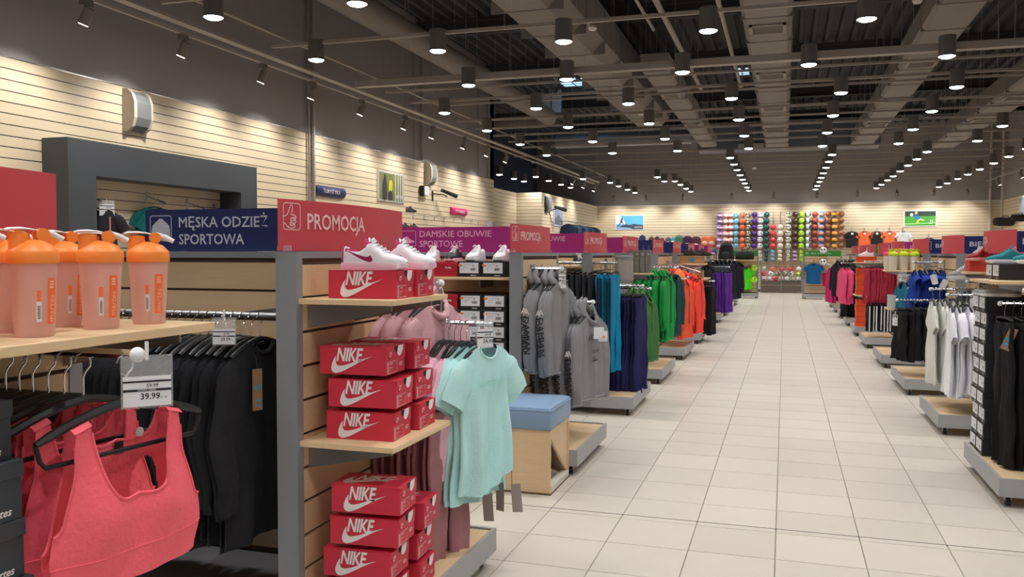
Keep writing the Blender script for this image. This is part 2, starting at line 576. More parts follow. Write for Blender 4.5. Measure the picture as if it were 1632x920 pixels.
for y in (8.2, 10.4, 15.0, 17.4, 19.8, 22.2):
    rows.append((y, BX))
rows.append((12.65, [-4.72, -3.15, -1.44, .28, 2.0, 3.7, 5.4]))
FX = [-1.45, 1.15, 3.42, 5.66]
for y in (24.2, 26.0, 27.75, 29.6, 31.4, 33.1, 35.1, 36.9):
    rows.append((y, ([-6.16] if y > 31 else [-6.77] if y > 28 else []) + ([-4.18] if 28 < y < 33 else []) + ([-3.8] if y > 31 else []) + FX))
rows.sort()
for r_, (y, xs_) in enumerate(rows):
    xs_ = sorted(xs_)
    for c_, x in enumerate(xs_):
        where = f'{ow(c_)} from left of the {ow(r_)} row counted from the front'
        lamp(x, y, 4.2, 'dark cylinder ceiling downlight, ' + where)
for q, (x, y) in enumerate([(-8.12, 28.3), (-8.12, 30.0), (-8.12, 31.8), (-8.12, 33.3), (-9.05, 27.2), (-9.05, 28.8), (-9.05, 30.0)]):
    lamp(x, y, 4.2, f'{ow(q)} downlight in the dark room behind the left partition')

# cross rails that carry the lamps
RAILS = [(8.2, 4.43, .022), (10.4, 4.43, .022), (12.83, 4.36, .05), (15, 4.43, .022), (17.4, 4.43, .022), (19.8, 4.43, .022), (22.2, 4.43, .022),
                               (24.2, 4.43, .022), (26, 4.43, .022), (27.75, 4.43, .022), (29.6, 4.43, .022), (31.4, 4.43, .022), (33.1, 4.43, .022), (35.1, 4.43, .022), (36.9, 4.43, .022), (5.8, 4.43, .022), (3.45, 4.43, .022), (1.1, 4.43, .022), (-1.2, 4.43, .022), (13.9, 4.43, .018), (16.1, 4.55, .018), (18.6, 4.43, .018), (21, 4.43, .018)]
for k, (y, z, h) in enumerate(RAILS):
    x0 = -6.75 if y < 24 else -7.6
    t = thing('ceiling_rail', f'light grey ceiling rail, {ow(sum(1 for q in RAILS if q[0] < y))} across the aisle counted from the front' if k != 2 else 'thick light grey cable tray across the ceiling near the roof light', 'rail', (0, y, z), 0, 'cross rails under the roof')
    MB().box(x0, 7.8, -h if k != 2 else -.07, h if k != 2 else .07, -h, h).build('rail_bar', RAILG, t)
    for x in (-6.3, -3.4, 0.0, 3.3, 6.6):
        MB().cyl((x, 0, h), (x, 0, 6.9 - z), .004, 5).build('suspension_wire', RAILG, t)
for k, (x, z, y0, y1, r, lb) in enumerate([(-6.5, 4.50, 3, 34, .02, 'thin conduit running along the left row of downlights'),
                                      (-2.0, 5.6, 6, 21.5, .05, 'thick grey pipe running lengthwise left of the middle duct'),
                                      (-2.35, 5.7, 6, 16, .03, 'thin grey pipe beside the thick one under the roof'),
                                      (-1.05, 5.55, 6, 21.5, .04, 'grey pipe along the left edge of the middle duct'),
                                      (3.75, 5.3, 8, 15, .035, 'short grey pipe under the roof on the right')]):
    tag(MB().cyl((x, y0, z), (x, y1, z), r, 8).build('ceiling_pipe', RAILG), lb, 'pipe')
# wall-washer track with adjustable spots, left, and far wall
def spotlight(loc, target, label, group, en):
    t = thing('track_spotlight', label, 'spotlight', loc, 0, group)
    d = (Vector(target) - Vector(loc)).normalized()
    MB().box(-.03, .03, -.07, .07, -.02, .05).build('adapter', HOUS, t)
    MB().cyl((0, 0, -.02), (0, 0, -.07), .015, 8).build('swivel', HOUS, t)
    c = Vector((0, 0, -.12))
    MB().tube([c - d * .09, c - d * .08, c + d * .1], [.045, .055, .06], 12).build('head', mat('spot_head', (120, 114, 108), .5), t, True)
    MB().cyl(c + d * .1005, c + d * .103, .05, 12).build('lens', GLOWM, t)
    ld = bpy.data.objects.new('track_beam', en)
    COL.objects.link(ld)
    ld.location = Vector(loc) + c + d * .13
    ld.rotation_euler = d.to_track_quat('-Z', 'Y').to_euler()
tr_d = bpy.data.lights.new('track_beam', 'SPOT')
tr_d.energy = TRACK_W; tr_d.color = (1.0, .96, .90); tr_d.spot_size = R(114); tr_d.spot_blend = .8; tr_d.shadow_soft_size = .05
tk = thing('lighting_track', 'light grey lighting track running along the left wall', 'track', (-7.1, 0, 4.30))
MB().box(-.02, .02, 3, 33, -.02, .02).build('track_bar', RAILG, tk)
MB().box(.10, .22, 3, 33, .04, .07).build('cable_tray', RAILG, tk)
for y in (5, 10.5, 12, 15.5, 19, 22.7, 26.7, 30.2):
    MB().cyl((0, y, .02), (0, y, 2.5), .004, 5).build('suspension_wire', RAILG, tk)
for k, y in enumerate([5.9, 7.45, 9.0, 10.7, 12.05, 13.7, 15.5, 16.9, 18.75, 20.4, 21.9, 29.5, 31.2, 33]):
    spotlight((-7.1, y, 4.23), (-8.0, y - .15, 2.2), f'{ow(k)} wall-washing spotlight from the front on the left track', 'spotlights on the left wall track', tr_d)
tf_d = bpy.data.lights.new('far_track_beam', 'SPOT')
tf_d.energy = TRACK_W * .75; tf_d.color = (1.0, .96, .90); tf_d.spot_size = R(96); tf_d.spot_blend = .7; tf_d.shadow_soft_size = .05
tk = thing('lighting_track', 'lighting track crossing in front of the far wall', 'track', (0, 36.6, 4.12))
MB().box(-7.4, 7.4, -.02, .02, -.02, .02).build('track_bar', RAILG, tk)
for x in (-6, -2, 2, 6):
    MB().cyl((x, 0, .02), (x, 0, 2.68), .004, 5).build('suspension_wire', RAILG, tk)
for k, x in enumerate([-7.03, -5.64, -4.09, -2.11, -.46, 1.2, 2.7, 4.13, 5.44, 6.6]):
    spotlight((x, 36.6, 4.06), (x, 37.8, 2.6), f'{ow(k)} wall-washing spotlight from left on the far track', 'spotlights on the far track', tf_d)
# right wall track
tk = thing('lighting_track', 'lighting track running along the right wall', 'track', (7.1, 0, 4.30))
MB().box(-.02, .02, 16, 36, -.02, .02).build('track_bar', RAILG, tk)
for y in (17, 22, 27, 32): MB().cyl((0, y, .02), (0, y, 2.6), .004, 5).build('suspension_wire', RAILG, tk)
for k, y in enumerate([22, 25, 28, 31, 34]):
    spotlight((7.1, y, 4.23), (8.0, y, 2.4), f'{ow(k)} wall-washing spotlight from the front on the right track', 'spotlights on the right track', tr_d)
t = thing('floodlight', 'pair of grey floodlight heads hung from a bracket, upper right', 'floodlight', (3.4, 13.4, 4.9))
for dx in (-.12, .14):
    MB().tube([(dx, 0, -.25), (dx + .08, -.02, -.42)], [.1, .13], 12).build('head', HOUS, t, True)
MB().tube([(.3, 0, .1), (0, 0, 0), (0, 0, -.2)], .02, 6).box(-.2, .22, -.02, .02, -.22, -.2).build('bracket', RAILG, t)
MB().cyl((.3, 0, .1), (.3, 0, 1.84), .006, 5).build('suspension_wire', RAILG, t)

# ducts
VENT = mat('vent_dark', (52, 48, 45), .7)
def duct(label, x0, x1, y0, y1, z0, z1, vents, bev=.08):
    t = thing('air_duct', label, 'duct', (0, 0, 0))
    pr_ = [(x0, z0 + bev), (x0 + bev, z0), (x1 - bev, z0), (x1, z0 + bev), (x1, z1), (x0, z1)]
    MB().prism(pr_, lambda a, b_, d: (a, y0 + d, b_), y1 - y0).build('duct_body', DUCT, t)
    n = int((y1 - y0) / 1.5)
    f = MB()
    for k in range(1, n):
        y = y0 + (y1 - y0) * k / n
        MB().box(x0 - .012, x1 + .012, y - .012, y + .012, z0 - .012, z1).build('duct_flange', DUCT, t)
    for vy in vents:
        w = (x1 - x0) * .38; xc = (x0 + x1) / 2
        fr = MB().box(xc - w, xc + w, vy - .3, vy - .25, z0 - .03, z0).box(xc - w, xc + w, vy + .25, vy + .3, z0 - .03, z0).box(xc - w, xc - w + .05, vy - .3, vy + .3, z0 - .03, z0).box(xc + w - .05, xc + w, vy - .3, vy + .3, z0 - .03, z0).build('vent', RAILG, t)
        MB().box(xc - w + .05, xc + w - .05, vy - .25, vy + .25, z0 - .018, z0).build('vent_back', VENT, fr)
        s_ = MB()
        for k in range(7): s_.box(xc - w + .05, xc + w - .05, vy - .22 + k * .07, vy - .205 + k * .07, z0 - .03, z0 - .015)
        tag(s_.build('vent_slats', RAILG, fr), kind='stuff')
    for k in range(1, n + 1):
        y = y0 + (y1 - y0) * (k - .5) / n
        MB().cyl((x0 - .02, y, z0 + .2), (x0 - .02, y, 6.92), .006, 5).cyl((x1 + .02, y, z0 + .2), (x1 + .02, y, 6.92), .006, 5).build('hanger_rod', RAILG, t)
    return t
duct('wide rectangular grey duct with grilles over the middle of the aisle', -.68, .06, 6, 31.05, 5.2, 5.65, (14.5, 18.3, 22.4, 26.2), .06)
duct('rectangular grey duct with grilles right of the middle', 2.05, 2.75, 6, 31.1, 5.2, 5.6, (18.0, 22.0, 26.0), .06)
duct('rectangular grey duct at the far right of the ceiling', 4.65, 5.45, 8, 32.4, 5.2, 5.65, (22.5, 26.0), .06)
duct('large duct with sloped lower edges running down the left of the ceiling', -4.25, -3.15, 9.35, 24.6, 5.2, 6.0, (), .22)
duct('narrower grey duct with two grilles left of the middle duct', -2.75, -2.2, 17, 29.5, 5.15, 5.5, (19.6, 24.2), .05)
t = thing('air_duct', 'deep dark plenum box crossing the ceiling at upper left', 'duct', (0, 0, 0))
MB().prism([(-7.6, 5.6), (-7.1, 5.3), (-3.3, 5.3), (-2.9, 5.6), (-2.9, 6.7), (-7.6, 6.7)], lambda a, b_, d: (a, 7.4 + d, b_), 1.9).build('duct_body', mat('plenum_grey', (92, 85, 80), .7, var=.05, scale=2), t)
MB().cyl((-5.5, 8.4, 6.7), (-5.5, 8.4, 6.92), .02, 6).build('hanger_rod', RAILG, t)
t = thing('air_duct', 'round spiral duct with an elbow below the left roof beams', 'duct', (0, 0, 0))
pts = [(-6.4, 9.35, 5.45), (-6.4, 23.6, 5.45)] + [(-6.4 - .5 + .5 * cos(R(a)), 23.6 + .5 * sin(R(a)), 5.45) for a in (30, 60, 90)] + [(-9.5, 24.1, 5.45)]
MB().tube(pts, .23, 16).build('duct_body', DUCT, t, True)
for y in (11, 14, 17, 20, 23):
    MB().cyl((-6.4, y, 5.6), (-6.4, y, 6.92), .006, 5).build('hanger_rod', RAILG, t)
t = thing('air_duct', 'round pale duct crossing the ceiling above the recess', 'duct', (0, 0, 0))
MB().tube([(-7.4, 28.3, 5.35), (-2.9, 28.3, 5.35)], .22, 14).build('duct_body', mat('pale_duct', (150, 150, 158), .45, .3), t, True)
MB().cyl((-5, 28.3, 5.5), (-5, 28.3, 6.92), .006, 5).build('hanger_rod', RAILG, t)
t = thing('air_handler', 'boxy bluish air unit at the end of the middle duct', 'air unit', (0, 0, 0))
MB().box(-3.0, 3.0, 31.2, 32.4, 5.25, 6.1).build('casing', mat('unit_grey', (112, 116, 128), .5), t)
MB().box(-1.6, -.75, 31.1, 31.2, 5.3, 5.42).build('nozzle', mat('nozzle_white', (190, 186, 180), .5), t)
for x in (-2.8, 2.8): MB().cyl((x, 31.8, 6.1), (x, 31.8, 6.92), .02, 6).build('hanger_rod', RAILG, t)
# sensors
for k, (x, y, z) in enumerate([(-2.9, 13.3, 5.1), (1.7, 13.2, 5.1), (-3.3, 20.5, 4.9), (-1.0, 29.5, 4.4)]):
    t = thing('smoke_detector', ['white detector hanging left of the larger roof light', 'white detector box under the right duct', 'small white detector behind the left downlights', 'small white detector far down the aisle'][k], 'detector', (x, y, z))
    MB().lathe([(.02, .05), (.06, .04), (.07, 0), (.05, -.03), (.0, -.04)], 14).build('detector_body', WHITE, t, True)
    MB().cyl((0, 0, .04), (0, 0, 6.92 - z), .006, 5).build('suspension_wire', RAILG, t)

# ------------------------------------------------------------------ things on the left wall
def poster(name, label, o, ux, w, h, parts, frame):
    # o lower-left corner, ux unit vector along the width, normal = n
    n = Vector((-ux[1], ux[0], 0)) * -1
    t = thing(name, label, 'poster', o)
    U = Vector((ux[0], ux[1], 0))
    fn = lambda d0: (lambda a, b_: tuple(U * a + n * d0 + Vector((0, 0, b_))))
    f3 = lambda a, b_, d: tuple(U * a + n * d + Vector((0, 0, b_)))
    MB().prism([(0, 0), (w, 0), (w, h), (0, h)], f3, .025).build('frame', frame, t)
    for k, (nm, m, art) in enumerate(parts):
        MB().art(art, fn(.027 + .0015 * k)).build(nm, m, t)
    return t
def flat(nm, rgb): return mat(nm, rgb, .5)
def P(*p): return poly(p)
w, h = 1.25, .66
run = smooth_poly([(.30, .62), (.33, .60), (.31, .55), (.33, .47), (.29, .40), (.32, .33), (.36, .27), (.30, .22), (.33, .28), (.26, .33), (.22, .28), (.14, .18), (.10, .15), (.14, .23), (.20, .33), (.22, .42), (.26, .52), (.28, .56)], 3)
poster('poster', 'poster of a runner leaping against blue sky and mountains', (-7.15, YF - .012, 2.63), (1, 0), w, h, [
    ('sky_print', mat('poster_sky', (88, 170, 236), .5, var=.25, scale=1.2), P((.03, .03), (w - .03, .03), (w - .03, h - .03), (.03, h - .03))),
    ('haze_print', flat('poster_haze', (214, 236, 248)), P((.03, .25), (.45, .25), (.30, .60), (.03, h - .03))),
    ('hill_print', mat('poster_hill', (58, 72, 92), .6, var=.3, scale=8), P((.03, .03), (w - .03, .03), (w - .03, .22), (1.0, .24), (.82, .27), (.60, .22), (.45, .26), (.25, .18), (.03, .14))),
    ('snow_print', flat('poster_snow', (150, 180, 226)), P((.03, .03), (.8, .03), (.6, .10), (.3, .12), (.1, .16), (.03, .10))),
    ('runner_print', flat('poster_runner', (40, 44, 78)), poly(run)),
    ('caption', PRINT, mv(text('GLADSTONE', .09, .012, fitw=.33), .84, .09))], WHITE)
w, h = 1.19, .64
poster('poster', 'poster of a goalkeeper catching a ball on green grass', (4.54, YF - .012, 2.7), (1, 0), w, h, [
    ('grass_print', mat('poster_grass', (74, 160, 58), .5, var=.2, scale=3), P((.03, .03), (w - .03, .03), (w - .03, h - .03), (.03, h - .03))),
    ('dark_print', mat('poster_dark', (40, 62, 52), .6, var=.3, scale=5), P((.03, .40), (w - .03, .42), (w - .03, h - .03), (.03, h - .03))),
    ('line_print', flat('poster_line', (170, 214, 160)), P((.03, .08), (w - .03, .12), (w - .03, .15), (.03, .12))),
    ('shirt_print', flat('poster_blue', (40, 110, 200)), poly(smooth_poly([(.36, .40), (.46, .46), (.55, .38), (.60, .30), (.50, .24), (.44, .30)], 2))),
    ('shorts_print', flat('poster_lime', (200, 214, 40)), P((.44, .10), (.52, .10), (.58, .28), (.48, .27))),
    ('leg_print', flat('poster_skin', (232, 196, 178)), P((.56, .32), (.74, .26), (.74, .22), (.56, .26))),
    ('head_print', flat('poster_skin', (232, 196, 178)), poly(smooth_poly([(.40, .56), (.46, .60), (.50, .55), (.46, .49), (.40, .50)], 2))),
    ('ball_print', WHITE, poly([(.28 + .06 * cos(a * pi / 6), .47 + .065 * sin(a * pi / 6)) for a in range(12)])),
    ('caption', WHITE, mv(text('N', .16, .02), .94, .16)), ('caption', WHITE, mv(text('sport', .06, .01), .90, .10))], WHITE)
poster('poster', 'poster of two hikers among tree trunks on the left wall', (-7.985, 16.05, 2.68), (0, 1), 1.27, .62, [
    ('forest_print', mat('poster_forest', (120, 126, 84), .5, var=.45, scale=9, stretch=(1, 3, .6)), P((.05, .03), (1.22, .03), (1.22, .59), (.05, .59))),
    ] + [('trunk_print', flat('poster_trunk', (206, 208, 190)), P((x, .03), (x + .05, .03), (x + .045, .59), (x, .59))) for x in (.80, .93, 1.04, 1.15)] + [
    ('hiker_print', flat('poster_hiker', (62, 54, 68)), poly(smooth_poly([(.20, .05), (.38, .05), (.40, .3), (.36, .46), (.33, .55), (.27, .55), (.25, .46), (.19, .36)], 2))),
    ('hiker_print', flat('poster_lime2', (206, 208, 40)), poly(smooth_poly([(.48, .20), (.62, .18), (.66, .38), (.60, .46), (.52, .44), (.47, .34)], 2))),
    ('hiker_print', flat('poster_hiker', (62, 54, 68)), poly(smooth_poly([(.46, .05), (.66, .05), (.63, .22), (.50, .22)], 2))),
    ('caption', WHITE, mv(text('NATURE', .1, .02, fitw=.36), .80, .09))], mat('poster_frame', (206, 210, 214), .3, .4))
poster('poster', 'grey-blue upright poster on the far left wall', (-7.985, 30.15, 2.6), (0, 1), 1.35, .66, [
    ('sky_print', mat('poster_grey', (146, 156, 184), .5, var=.15, scale=3), P((.08, .05), (1.27, .05), (1.27, .61), (.08, .61))),
    ('hill_print', mat('poster_slate', (104, 108, 128), .5, var=.2, scale=4), P((.08, .05), (1.27, .05), (1.27, .2), (.7, .42), (.08, .25))),
    ('caption', WHITE, mv(text('sport', .1, .02), .8, .1))], mat('poster_frame2', (190, 205, 232), .4))
poster('poster', 'grey poster high on the right wall at the picture edge', (7.985, 34.9, 2.85), (0, -1), 2.2, .8, [
    ('grey_print', mat('poster_grey3', (150, 154, 170), .5, var=.25, scale=2), P((.05, .05), (2.15, .05), (2.15, .75), (.05, .75))),
    ('mark_print', WHITE, P((1.0, .35), (1.15, .35), (1.1, .6)))], WHITE)

def wall_speaker(y, z, k, label):
    t = thing('wall_speaker', label, 'speaker', (-7.99, y, z - .27))
    n = k
    pr_ = [(0, 0), (.06, 0), (.14, .06), (.18, .17), (.18, .37), (.14, .48), (.06, .54), (0, .54)]
    MB().prism(pr_, lambda a, b_, d: (a, d, b_), .05).build('side_cheek', mat('cheek_cream', (196, 188, 172), .5), t)
    MB().prism([(a * .94, .02 + b_ * .93) for a, b_ in pr_], lambda a, b_, d: (a, .05 + d, b_), .26).build('grille', mat('speaker_grey', (112, 116, 116), .6, var=.1, scale=120), t)
    MB().prism(pr_, lambda a, b_, d: (a, .31 + d, b_), .03).build('side_cheek', mat('cheek_cream', (196, 188, 172), .5), t)
wall_speaker(8.95, 3.40, 0, 'grey half-round loudspeaker above the dark portal')
wall_speaker(18.5, 3.45, 0, 'small half-round loudspeaker beside the hikers poster')
t = thing('wall_speaker', 'pale half-round loudspeaker on the far partition end', 'speaker', (-7.99, 29.0, 3.0))
MB().prism([(0, 0), (.1, .05), (.16, .2), (.16, .4), (.1, .55), (0, .6)], lambda a, b_, d: (a, d, b_), .4).build('grille', mat('speaker_grey', (112, 116, 116), .6), t)
t = thing('alarm_box', 'white alarm box on dark bracket left of the camera', 'alarm box', (-7.985, 18.2, 2.92))
MB().box(0, .1, 0, .06, -.02, .22).build('bracket', BLACKP, t)
MB().rbox(.02, .1, .06, .36, 0, .22, .02).build('casing', WHITE, t)
t = thing('security_camera', 'black security camera on a wall arm beside the hikers poster', 'camera', (-7.985, 18.95, 2.95))
MB().box(0, .02, -.03, .03, -.12, .12).tube([(0, 0, .06), (.25, .1, .03), (.3, .2, .0)], .018, 6).build('arm', BLACKP, t)
MB().tube([(.2, .1, .14), (.42, .5, .02)], [.04, .055], 10).build('camera_body', BLACKP, t)
t = thing('security_camera', 'black security camera above the grey-blue poster on far partition', 'camera', (-7.985, 29.6, 3.1))
MB().box(0, .02, -.03, .03, -.12, .12).tube([(0, 0, 0), (.3, .1, .1)], .02, 6).build('arm', BLACKP, t)
MB().tube([(.2, .0, .14), (.5, .4, .04)], [.05, .07], 10).build('camera_body', BLACKP, t)
for k, (y, z, ln, m, tx, lb) in enumerate([(13.56, 2.72, 1.05, BLUES, 'TURYSTYKA', 'blue half-round wall sign lettered TURYSTYKA'), (20.1, 2.66, 1.05, mat('sign_hotpink', (214, 30, 122), .5), 'FITNESS', 'small pink half-round wall sign on left wall')]):
    t = thing('section_sign', lb, 'sign', (-7.985, y, z))
    rr = .095
    arc = [(rr * .75 * sin(R(a)), -rr * cos(R(a))) for a in range(0, 181, 15)]
    MB().prism(arc, lambda a, b_, d: (a, d, b_), ln).build('sign_body', m, t, True)
    fw_ = .62
    MB().art(mv(text(tx, .105, .01, fitw=fw_), (ln - fw_) / 2, -.038), lambda a, b_: (.75 * math.sqrt(max(0, rr * rr - b_ * b_)) + .004, a, b_)).build('lettering', PRINT, t)
for k, (y, r, zt) in enumerate([(13.35, .022, 6.9), (13.5, .035, 6.9), (17.85, .02, 6.9), (18.3, .03, 6.9), (22.1, .02, 6.9), (22.9, .03, 6.9)]):
    tag(MB().cyl((-7.95, y, 3.72 if k > 1 else 0), (-7.95, y, zt), r, 8).build('wall_pipe', RAILG), ['thin', 'thicker'][k % 2] + [' grey pipe right down the left board wall', ' conduit pipe over the loudspeaker on the dark wall', ' conduit pipe near the far end of the dark wall'][k // 2], 'pipe')
for k, (x, y) in enumerate([(7.6, 37.7), (7.85, 36.9)]):
    tag(MB().cyl((x, y, 0), (x, y, 6.9), .05, 8).build('wall_pipe', mat('pale_pipe', (206, 196, 180), .5)), ['pale pipe in the far right corner on the far wall', 'pale pipe on the right wall near the corner'][k], 'pipe')

# ------------------------------------------------------------------ gondolas
def planks(parent, m, fn_box, z0, z1, pitch, single, name='plank'):
    z = z0; first = None; mb = MB()
    while z < z1 - .02:
        zt = min(z + pitch - .012, z1)
        if single:
            if first is None or zt - z < pitch - .013:
                o = MB().box(*fn_box(0, zt - z)).build(name, m, parent, loc=(0, 0, z))
                first = first or o
            else:
                inst(first, name, parent, (0, 0, z))
        else:
            mb.box(*fn_box(z, zt))
        z += pitch
    if not single:
        tag(mb.build(name + 's', m, parent), kind='stuff')

def gondola(side, Y0, L, label, detail, spine=4.2):
    # local frame: x outward to the aisle (o), origin at the end panel face on the floor
    o = -side
    t = thing('display_gondola', label, 'shelving', (side * 1.82, Y0, 0))
    def bx(d0, d1, y0, y1, z0, z1):
        a, c = o * d0, o * d1
        return (min(a, c), max(a, c), y0, y1, z0, z1)
    for y in (0, L - .045):
        MB().box(*bx(-.09, .003, y, y + .045, .07, 1.605)).build('post', GREY, t)
    MB().box(*bx(-.09, 0.003, .045, L - .045, 1.578, 1.605)).build('top_cap', GREY, t)
    MB().box(*bx(-.078, -.012, .045, L - .045, .2, 1.578)).build('back_panel', SLOT, t)
    zt = 1.558 - .1365 * 9
    planks(t, WOOD, lambda a, b_: bx(-.014, 0, .045, L - .045, a, b_), .3295 - .1365 + .006, 1.575, .1365, detail)
    # spine at right angles to the end panel
    ys = L / 2
    MB().box(*bx(-spine, -.09, ys - .03, ys + .03, .15, 1.59)).build('spine_panel', SLOT, t)
    planks(t, WOOD, lambda a, b_: bx(-spine, -.09, ys - .042, ys - .03, a, b_), .3295 - .1365 + .006, 1.575, .1365, detail, 'spine_plank')
    MB().box(*bx(-spine, -.09, ys - .045, ys + .045, 1.575, 1.605)).build('spine_cap', GREY, t)
    MB().box(*bx(-spine - .04, -spine, ys - .05, ys + .05, .07, 1.605)).build('spine_post', GREY, t)
    # end tray on castors
    D = .425 if side < 0 else .51
    tr_ = MB().box(*bx(D - .02, D, .0, L, .07, .187)).box(*bx(.0, D - .02, .0, .02, .07, .187)).box(*bx(.0, D - .02, L - .02, L, .07, .187)).build('tray', TRAYGREY, t)
    MB().box(*bx(0.004, D - .02, .02, L - .02, .15, .178)).build('tray_deck', SHELFWOOD, tr_)
    MB().box(*bx(-spine, -.09, .06, L - .06, .09, .17)).build('base_shelf', mat('base_dark', (92, 92, 96), .6), t)
    for y in (.07, L - .07):
        for d in ((D - .065, -.3) if detail else (D - .065,)):
            c = MB().cyl((o * d - .012, y, .032), (o * d + .012, y, .032), .032, 14).build('castor', RUBBER, t, True)
            MB().box(o * d - .02, o * d + .02, y - .006, y + .02, .03, .075).box(o * d - .025, o * d + .025, y - .025, y + .025, .066, .072).build('fork', STEEL, c)
    return t
LY = [(0.78, 1.09), (2.95, 1.2), (5.97, 1.06), (8.35, 1.15), (10.5, 1.26), (13.0, 1.28), (15.45, 1.1), (17.95, 1.1), (20.25, 1.1), (22.6, 1.1), (25.0, 1.1), (27.3, 1.1)]
RY = [(6.05, 1.12), (8.32, 1.1), (10.58, 1.28), (13.0, 1.2), (15.65, 1.15), (17.9, 1.1), (20.3, 1.1), (22.6, 1.1), (25.0, 1.1), (27.3, 1.1)]
LSTOCK = ['shaker bottles and sports bras', 'red shoeboxes', 'grey hoodies', 'navy trousers', 'green jackets', 'coral orange jackets', 'boots on boxes', 'purple trousers', 'grey racks', 'a low grey tray', 'backpacks', 'the last left tray']
RSTOCK = ['black shoeboxes and black leggings', 'white T-shirts', 'black shorts and blue tops', 'shaker bottles and teal tops', 'red trousers and white piped trousers', 'orange shoeboxes', 'pink tops', 'black and pink tops', 'dark trousers', 'the last right tray']
for k, (y, L) in enumerate(LY):
    gondola(-1, y, L, f'wheeled grey and wood gondola on the left carrying {LSTOCK[k]}', k < 6)
for k, (y, L) in enumerate(RY):
    gondola(1, y, L, f'wheeled grey and wood gondola on the right carrying {RSTOCK[k]}', k < 4)

# ------------------------------------------------------------------ header signs
def thumb_icon(s):
    lines = [[(.0, .50), (.14, .52), (.26, .62), (.36, .80), (.40, .90), (.46, .94), (.53, .88), (.53, .76), (.45, .56), (.62, .56), (.72, .52), (.74, .44), (.66, .40), (.48, .44), (.42, .38), (.52, .33), (.68, .36), (.74, .32), (.70, .26), (.58, .23), (.44, .27), (.38, .22), (.46, .16), (.62, .20), (.68, .16), (.64, .10), (.50, .06), (.34, .08)],
             [(.0, .24), (.12, .22), (.20, .13), (.34, .08)], [(.48, .44), (.70, .47)], [(.42, .30), (.46, .38)], [(.38, .16), (.40, .24)]]
    out = []
    for l in lines:
        out.append(ribbon([(a * s * .92 , b_ * s) for a, b_ in smooth_poly(l, 2, False)], s * .045))
    out.append(ribbon(rrect(0, s * .92, 0, s, s * .12), s * .035, True))
    return out
def shoe_icon(s):
    sh = smooth_poly([(.08, .22), (.5, .20), (.85, .24), (.90, .32), (.72, .40), (.52, .52), (.38, .66), (.30, .60), (.14, .58), (.09, .42)], 2)
    return [ribbon(rrect(0, s, 0, s, s * .1), s * .035, True), poly([(a * s, b_ * s) for a, b_ in sh])]
def shirt_icon(s):
    sh = smooth_poly([(.10, .02), (.90, .02), (.93, .30), (.90, .60), (.66, .80), (.58, .88), (.42, .88), (.34, .80), (.12, .62), (.06, .35)], 2)
    return [ribbon(rrect(0, s, 0, s, s * .1), s * .035, True), poly([(a * s, b_ * s) for a, b_ in sh])]
def run_icon(s):
    a = [(.18, .92), (.26, .98), (.33, .92), (.33, .80), (.42, .60), (.34, .35), (.30, .02), (.22, .02), (.22, .38), (.14, .60)]
    return [ribbon(rrect(0, s, 0, s, s * .1), s * .035, True), poly([(x * s, y * s) for x, y in a]), poly([((x + .36) * s, y * s) for x, y in a])]
PROMO = text('PROMOCJA', .092, .016, fitw=.445)
SH = .205
def promo_sign(side, Y0, L, label, tx=True, bulge=.10):
    t = thing('promotion_sign', label, 'sign', (side * 1.885, Y0, 1.607), 0, 'red promotion header signs')
    o = -side
    def fn(off):
        def g(a, b_):
            s = a / L
            y = a if side < 0 else L - a
            return (o * (bulge * (1 - (2 * s - 1) ** 2) + off), y, b_)
        return g
    g0, g1 = fn(0), fn(-.004)
    mb = MB(); n = 20
    vs = [g(L * i / n, z) for g in (g0, g1) for z in (0, SH) for i in range(n + 1)]
    m_ = n + 1; fs = []
    for i in range(n):
        fs += [(i, i + 1, m_ + i + 1, m_ + i), (2 * m_ + i, 2 * m_ + i + 1, 3 * m_ + i + 1, 3 * m_ + i), (m_ + i, m_ + i + 1, 3 * m_ + i + 1, 3 * m_ + i), (i, i + 1, 2 * m_ + i + 1, 2 * m_ + i)]
    fs += [(0, m_, 3 * m_, 2 * m_), (n, m_ + n, 3 * m_ + n, 2 * m_ + n)]
    mb.add(vs, fs).build('sign_panel', REDS, t, True)
    for y in (.02, L - .06):
        MB().box(-.02, .02, y, y + .04, 0, .022).build('clip', CLEAR, t)
    if tx:
        g2 = fn(.0025)
        k = L / 1.07
        ic = MB()
        for a in thumb_icon(.105): ic.art(mv(a, .022 * k, .085), g2)
        ic.build('thumb_symbol', SIGNW, t)
        MB().art(mv(PROMO, .155 * k, .090, 1), g2).build('lettering', SIGNW, t)
    return t
def spine_sign(side, Y, m, label, icon=None, lines=(), w=1.06, im=SIGNB):
    # faces the front (-Y); starts beside the end panel
    x0 = -1.92 - w if side < 0 else 1.845
    t = thing('department_sign', label, 'sign', (x0, Y, 1.606), 0, 'department header signs')
    MB().box(0, w, 0, .004, 0, SH).build('sign_panel', m, t)
    for x in (.02, w - .06): MB().box(x, x + .04, -.01, .012, -.001, .02).build('clip', CLEAR, t)
    g = lambda a, b_: (a, -.0025, b_)
    if icon:
        mb = MB()
        for a in icon(.125): mb.art(mv(a, .03, .05), g)
        mb.build('symbol', im, t)
    for s, x, z, fw_, h in lines:
        MB().art(mv(text(s, h / .73, .014, fitw=fw_), x, z), g).build('lettering', im, t)
    return t
for k, (y, L) in enumerate(LY[:10]):
    promo_sign(-1, y - (.05 if k != 1 else .015), min(L, 1.1) + .04, f'red curved PROMOCJA header sign over the left gondola with {LSTOCK[k]}', k > 0, .055)
for k, (y, L) in enumerate(RY[:9]):
    promo_sign(1, y, min(L, 1.12), f'red curved header sign over the right gondola with {RSTOCK[k]}', True, .12)
ly = lambda k: LY[k][0] + LY[k][1] / 2
ry = lambda k: RY[k][0] + RY[k][1] / 2
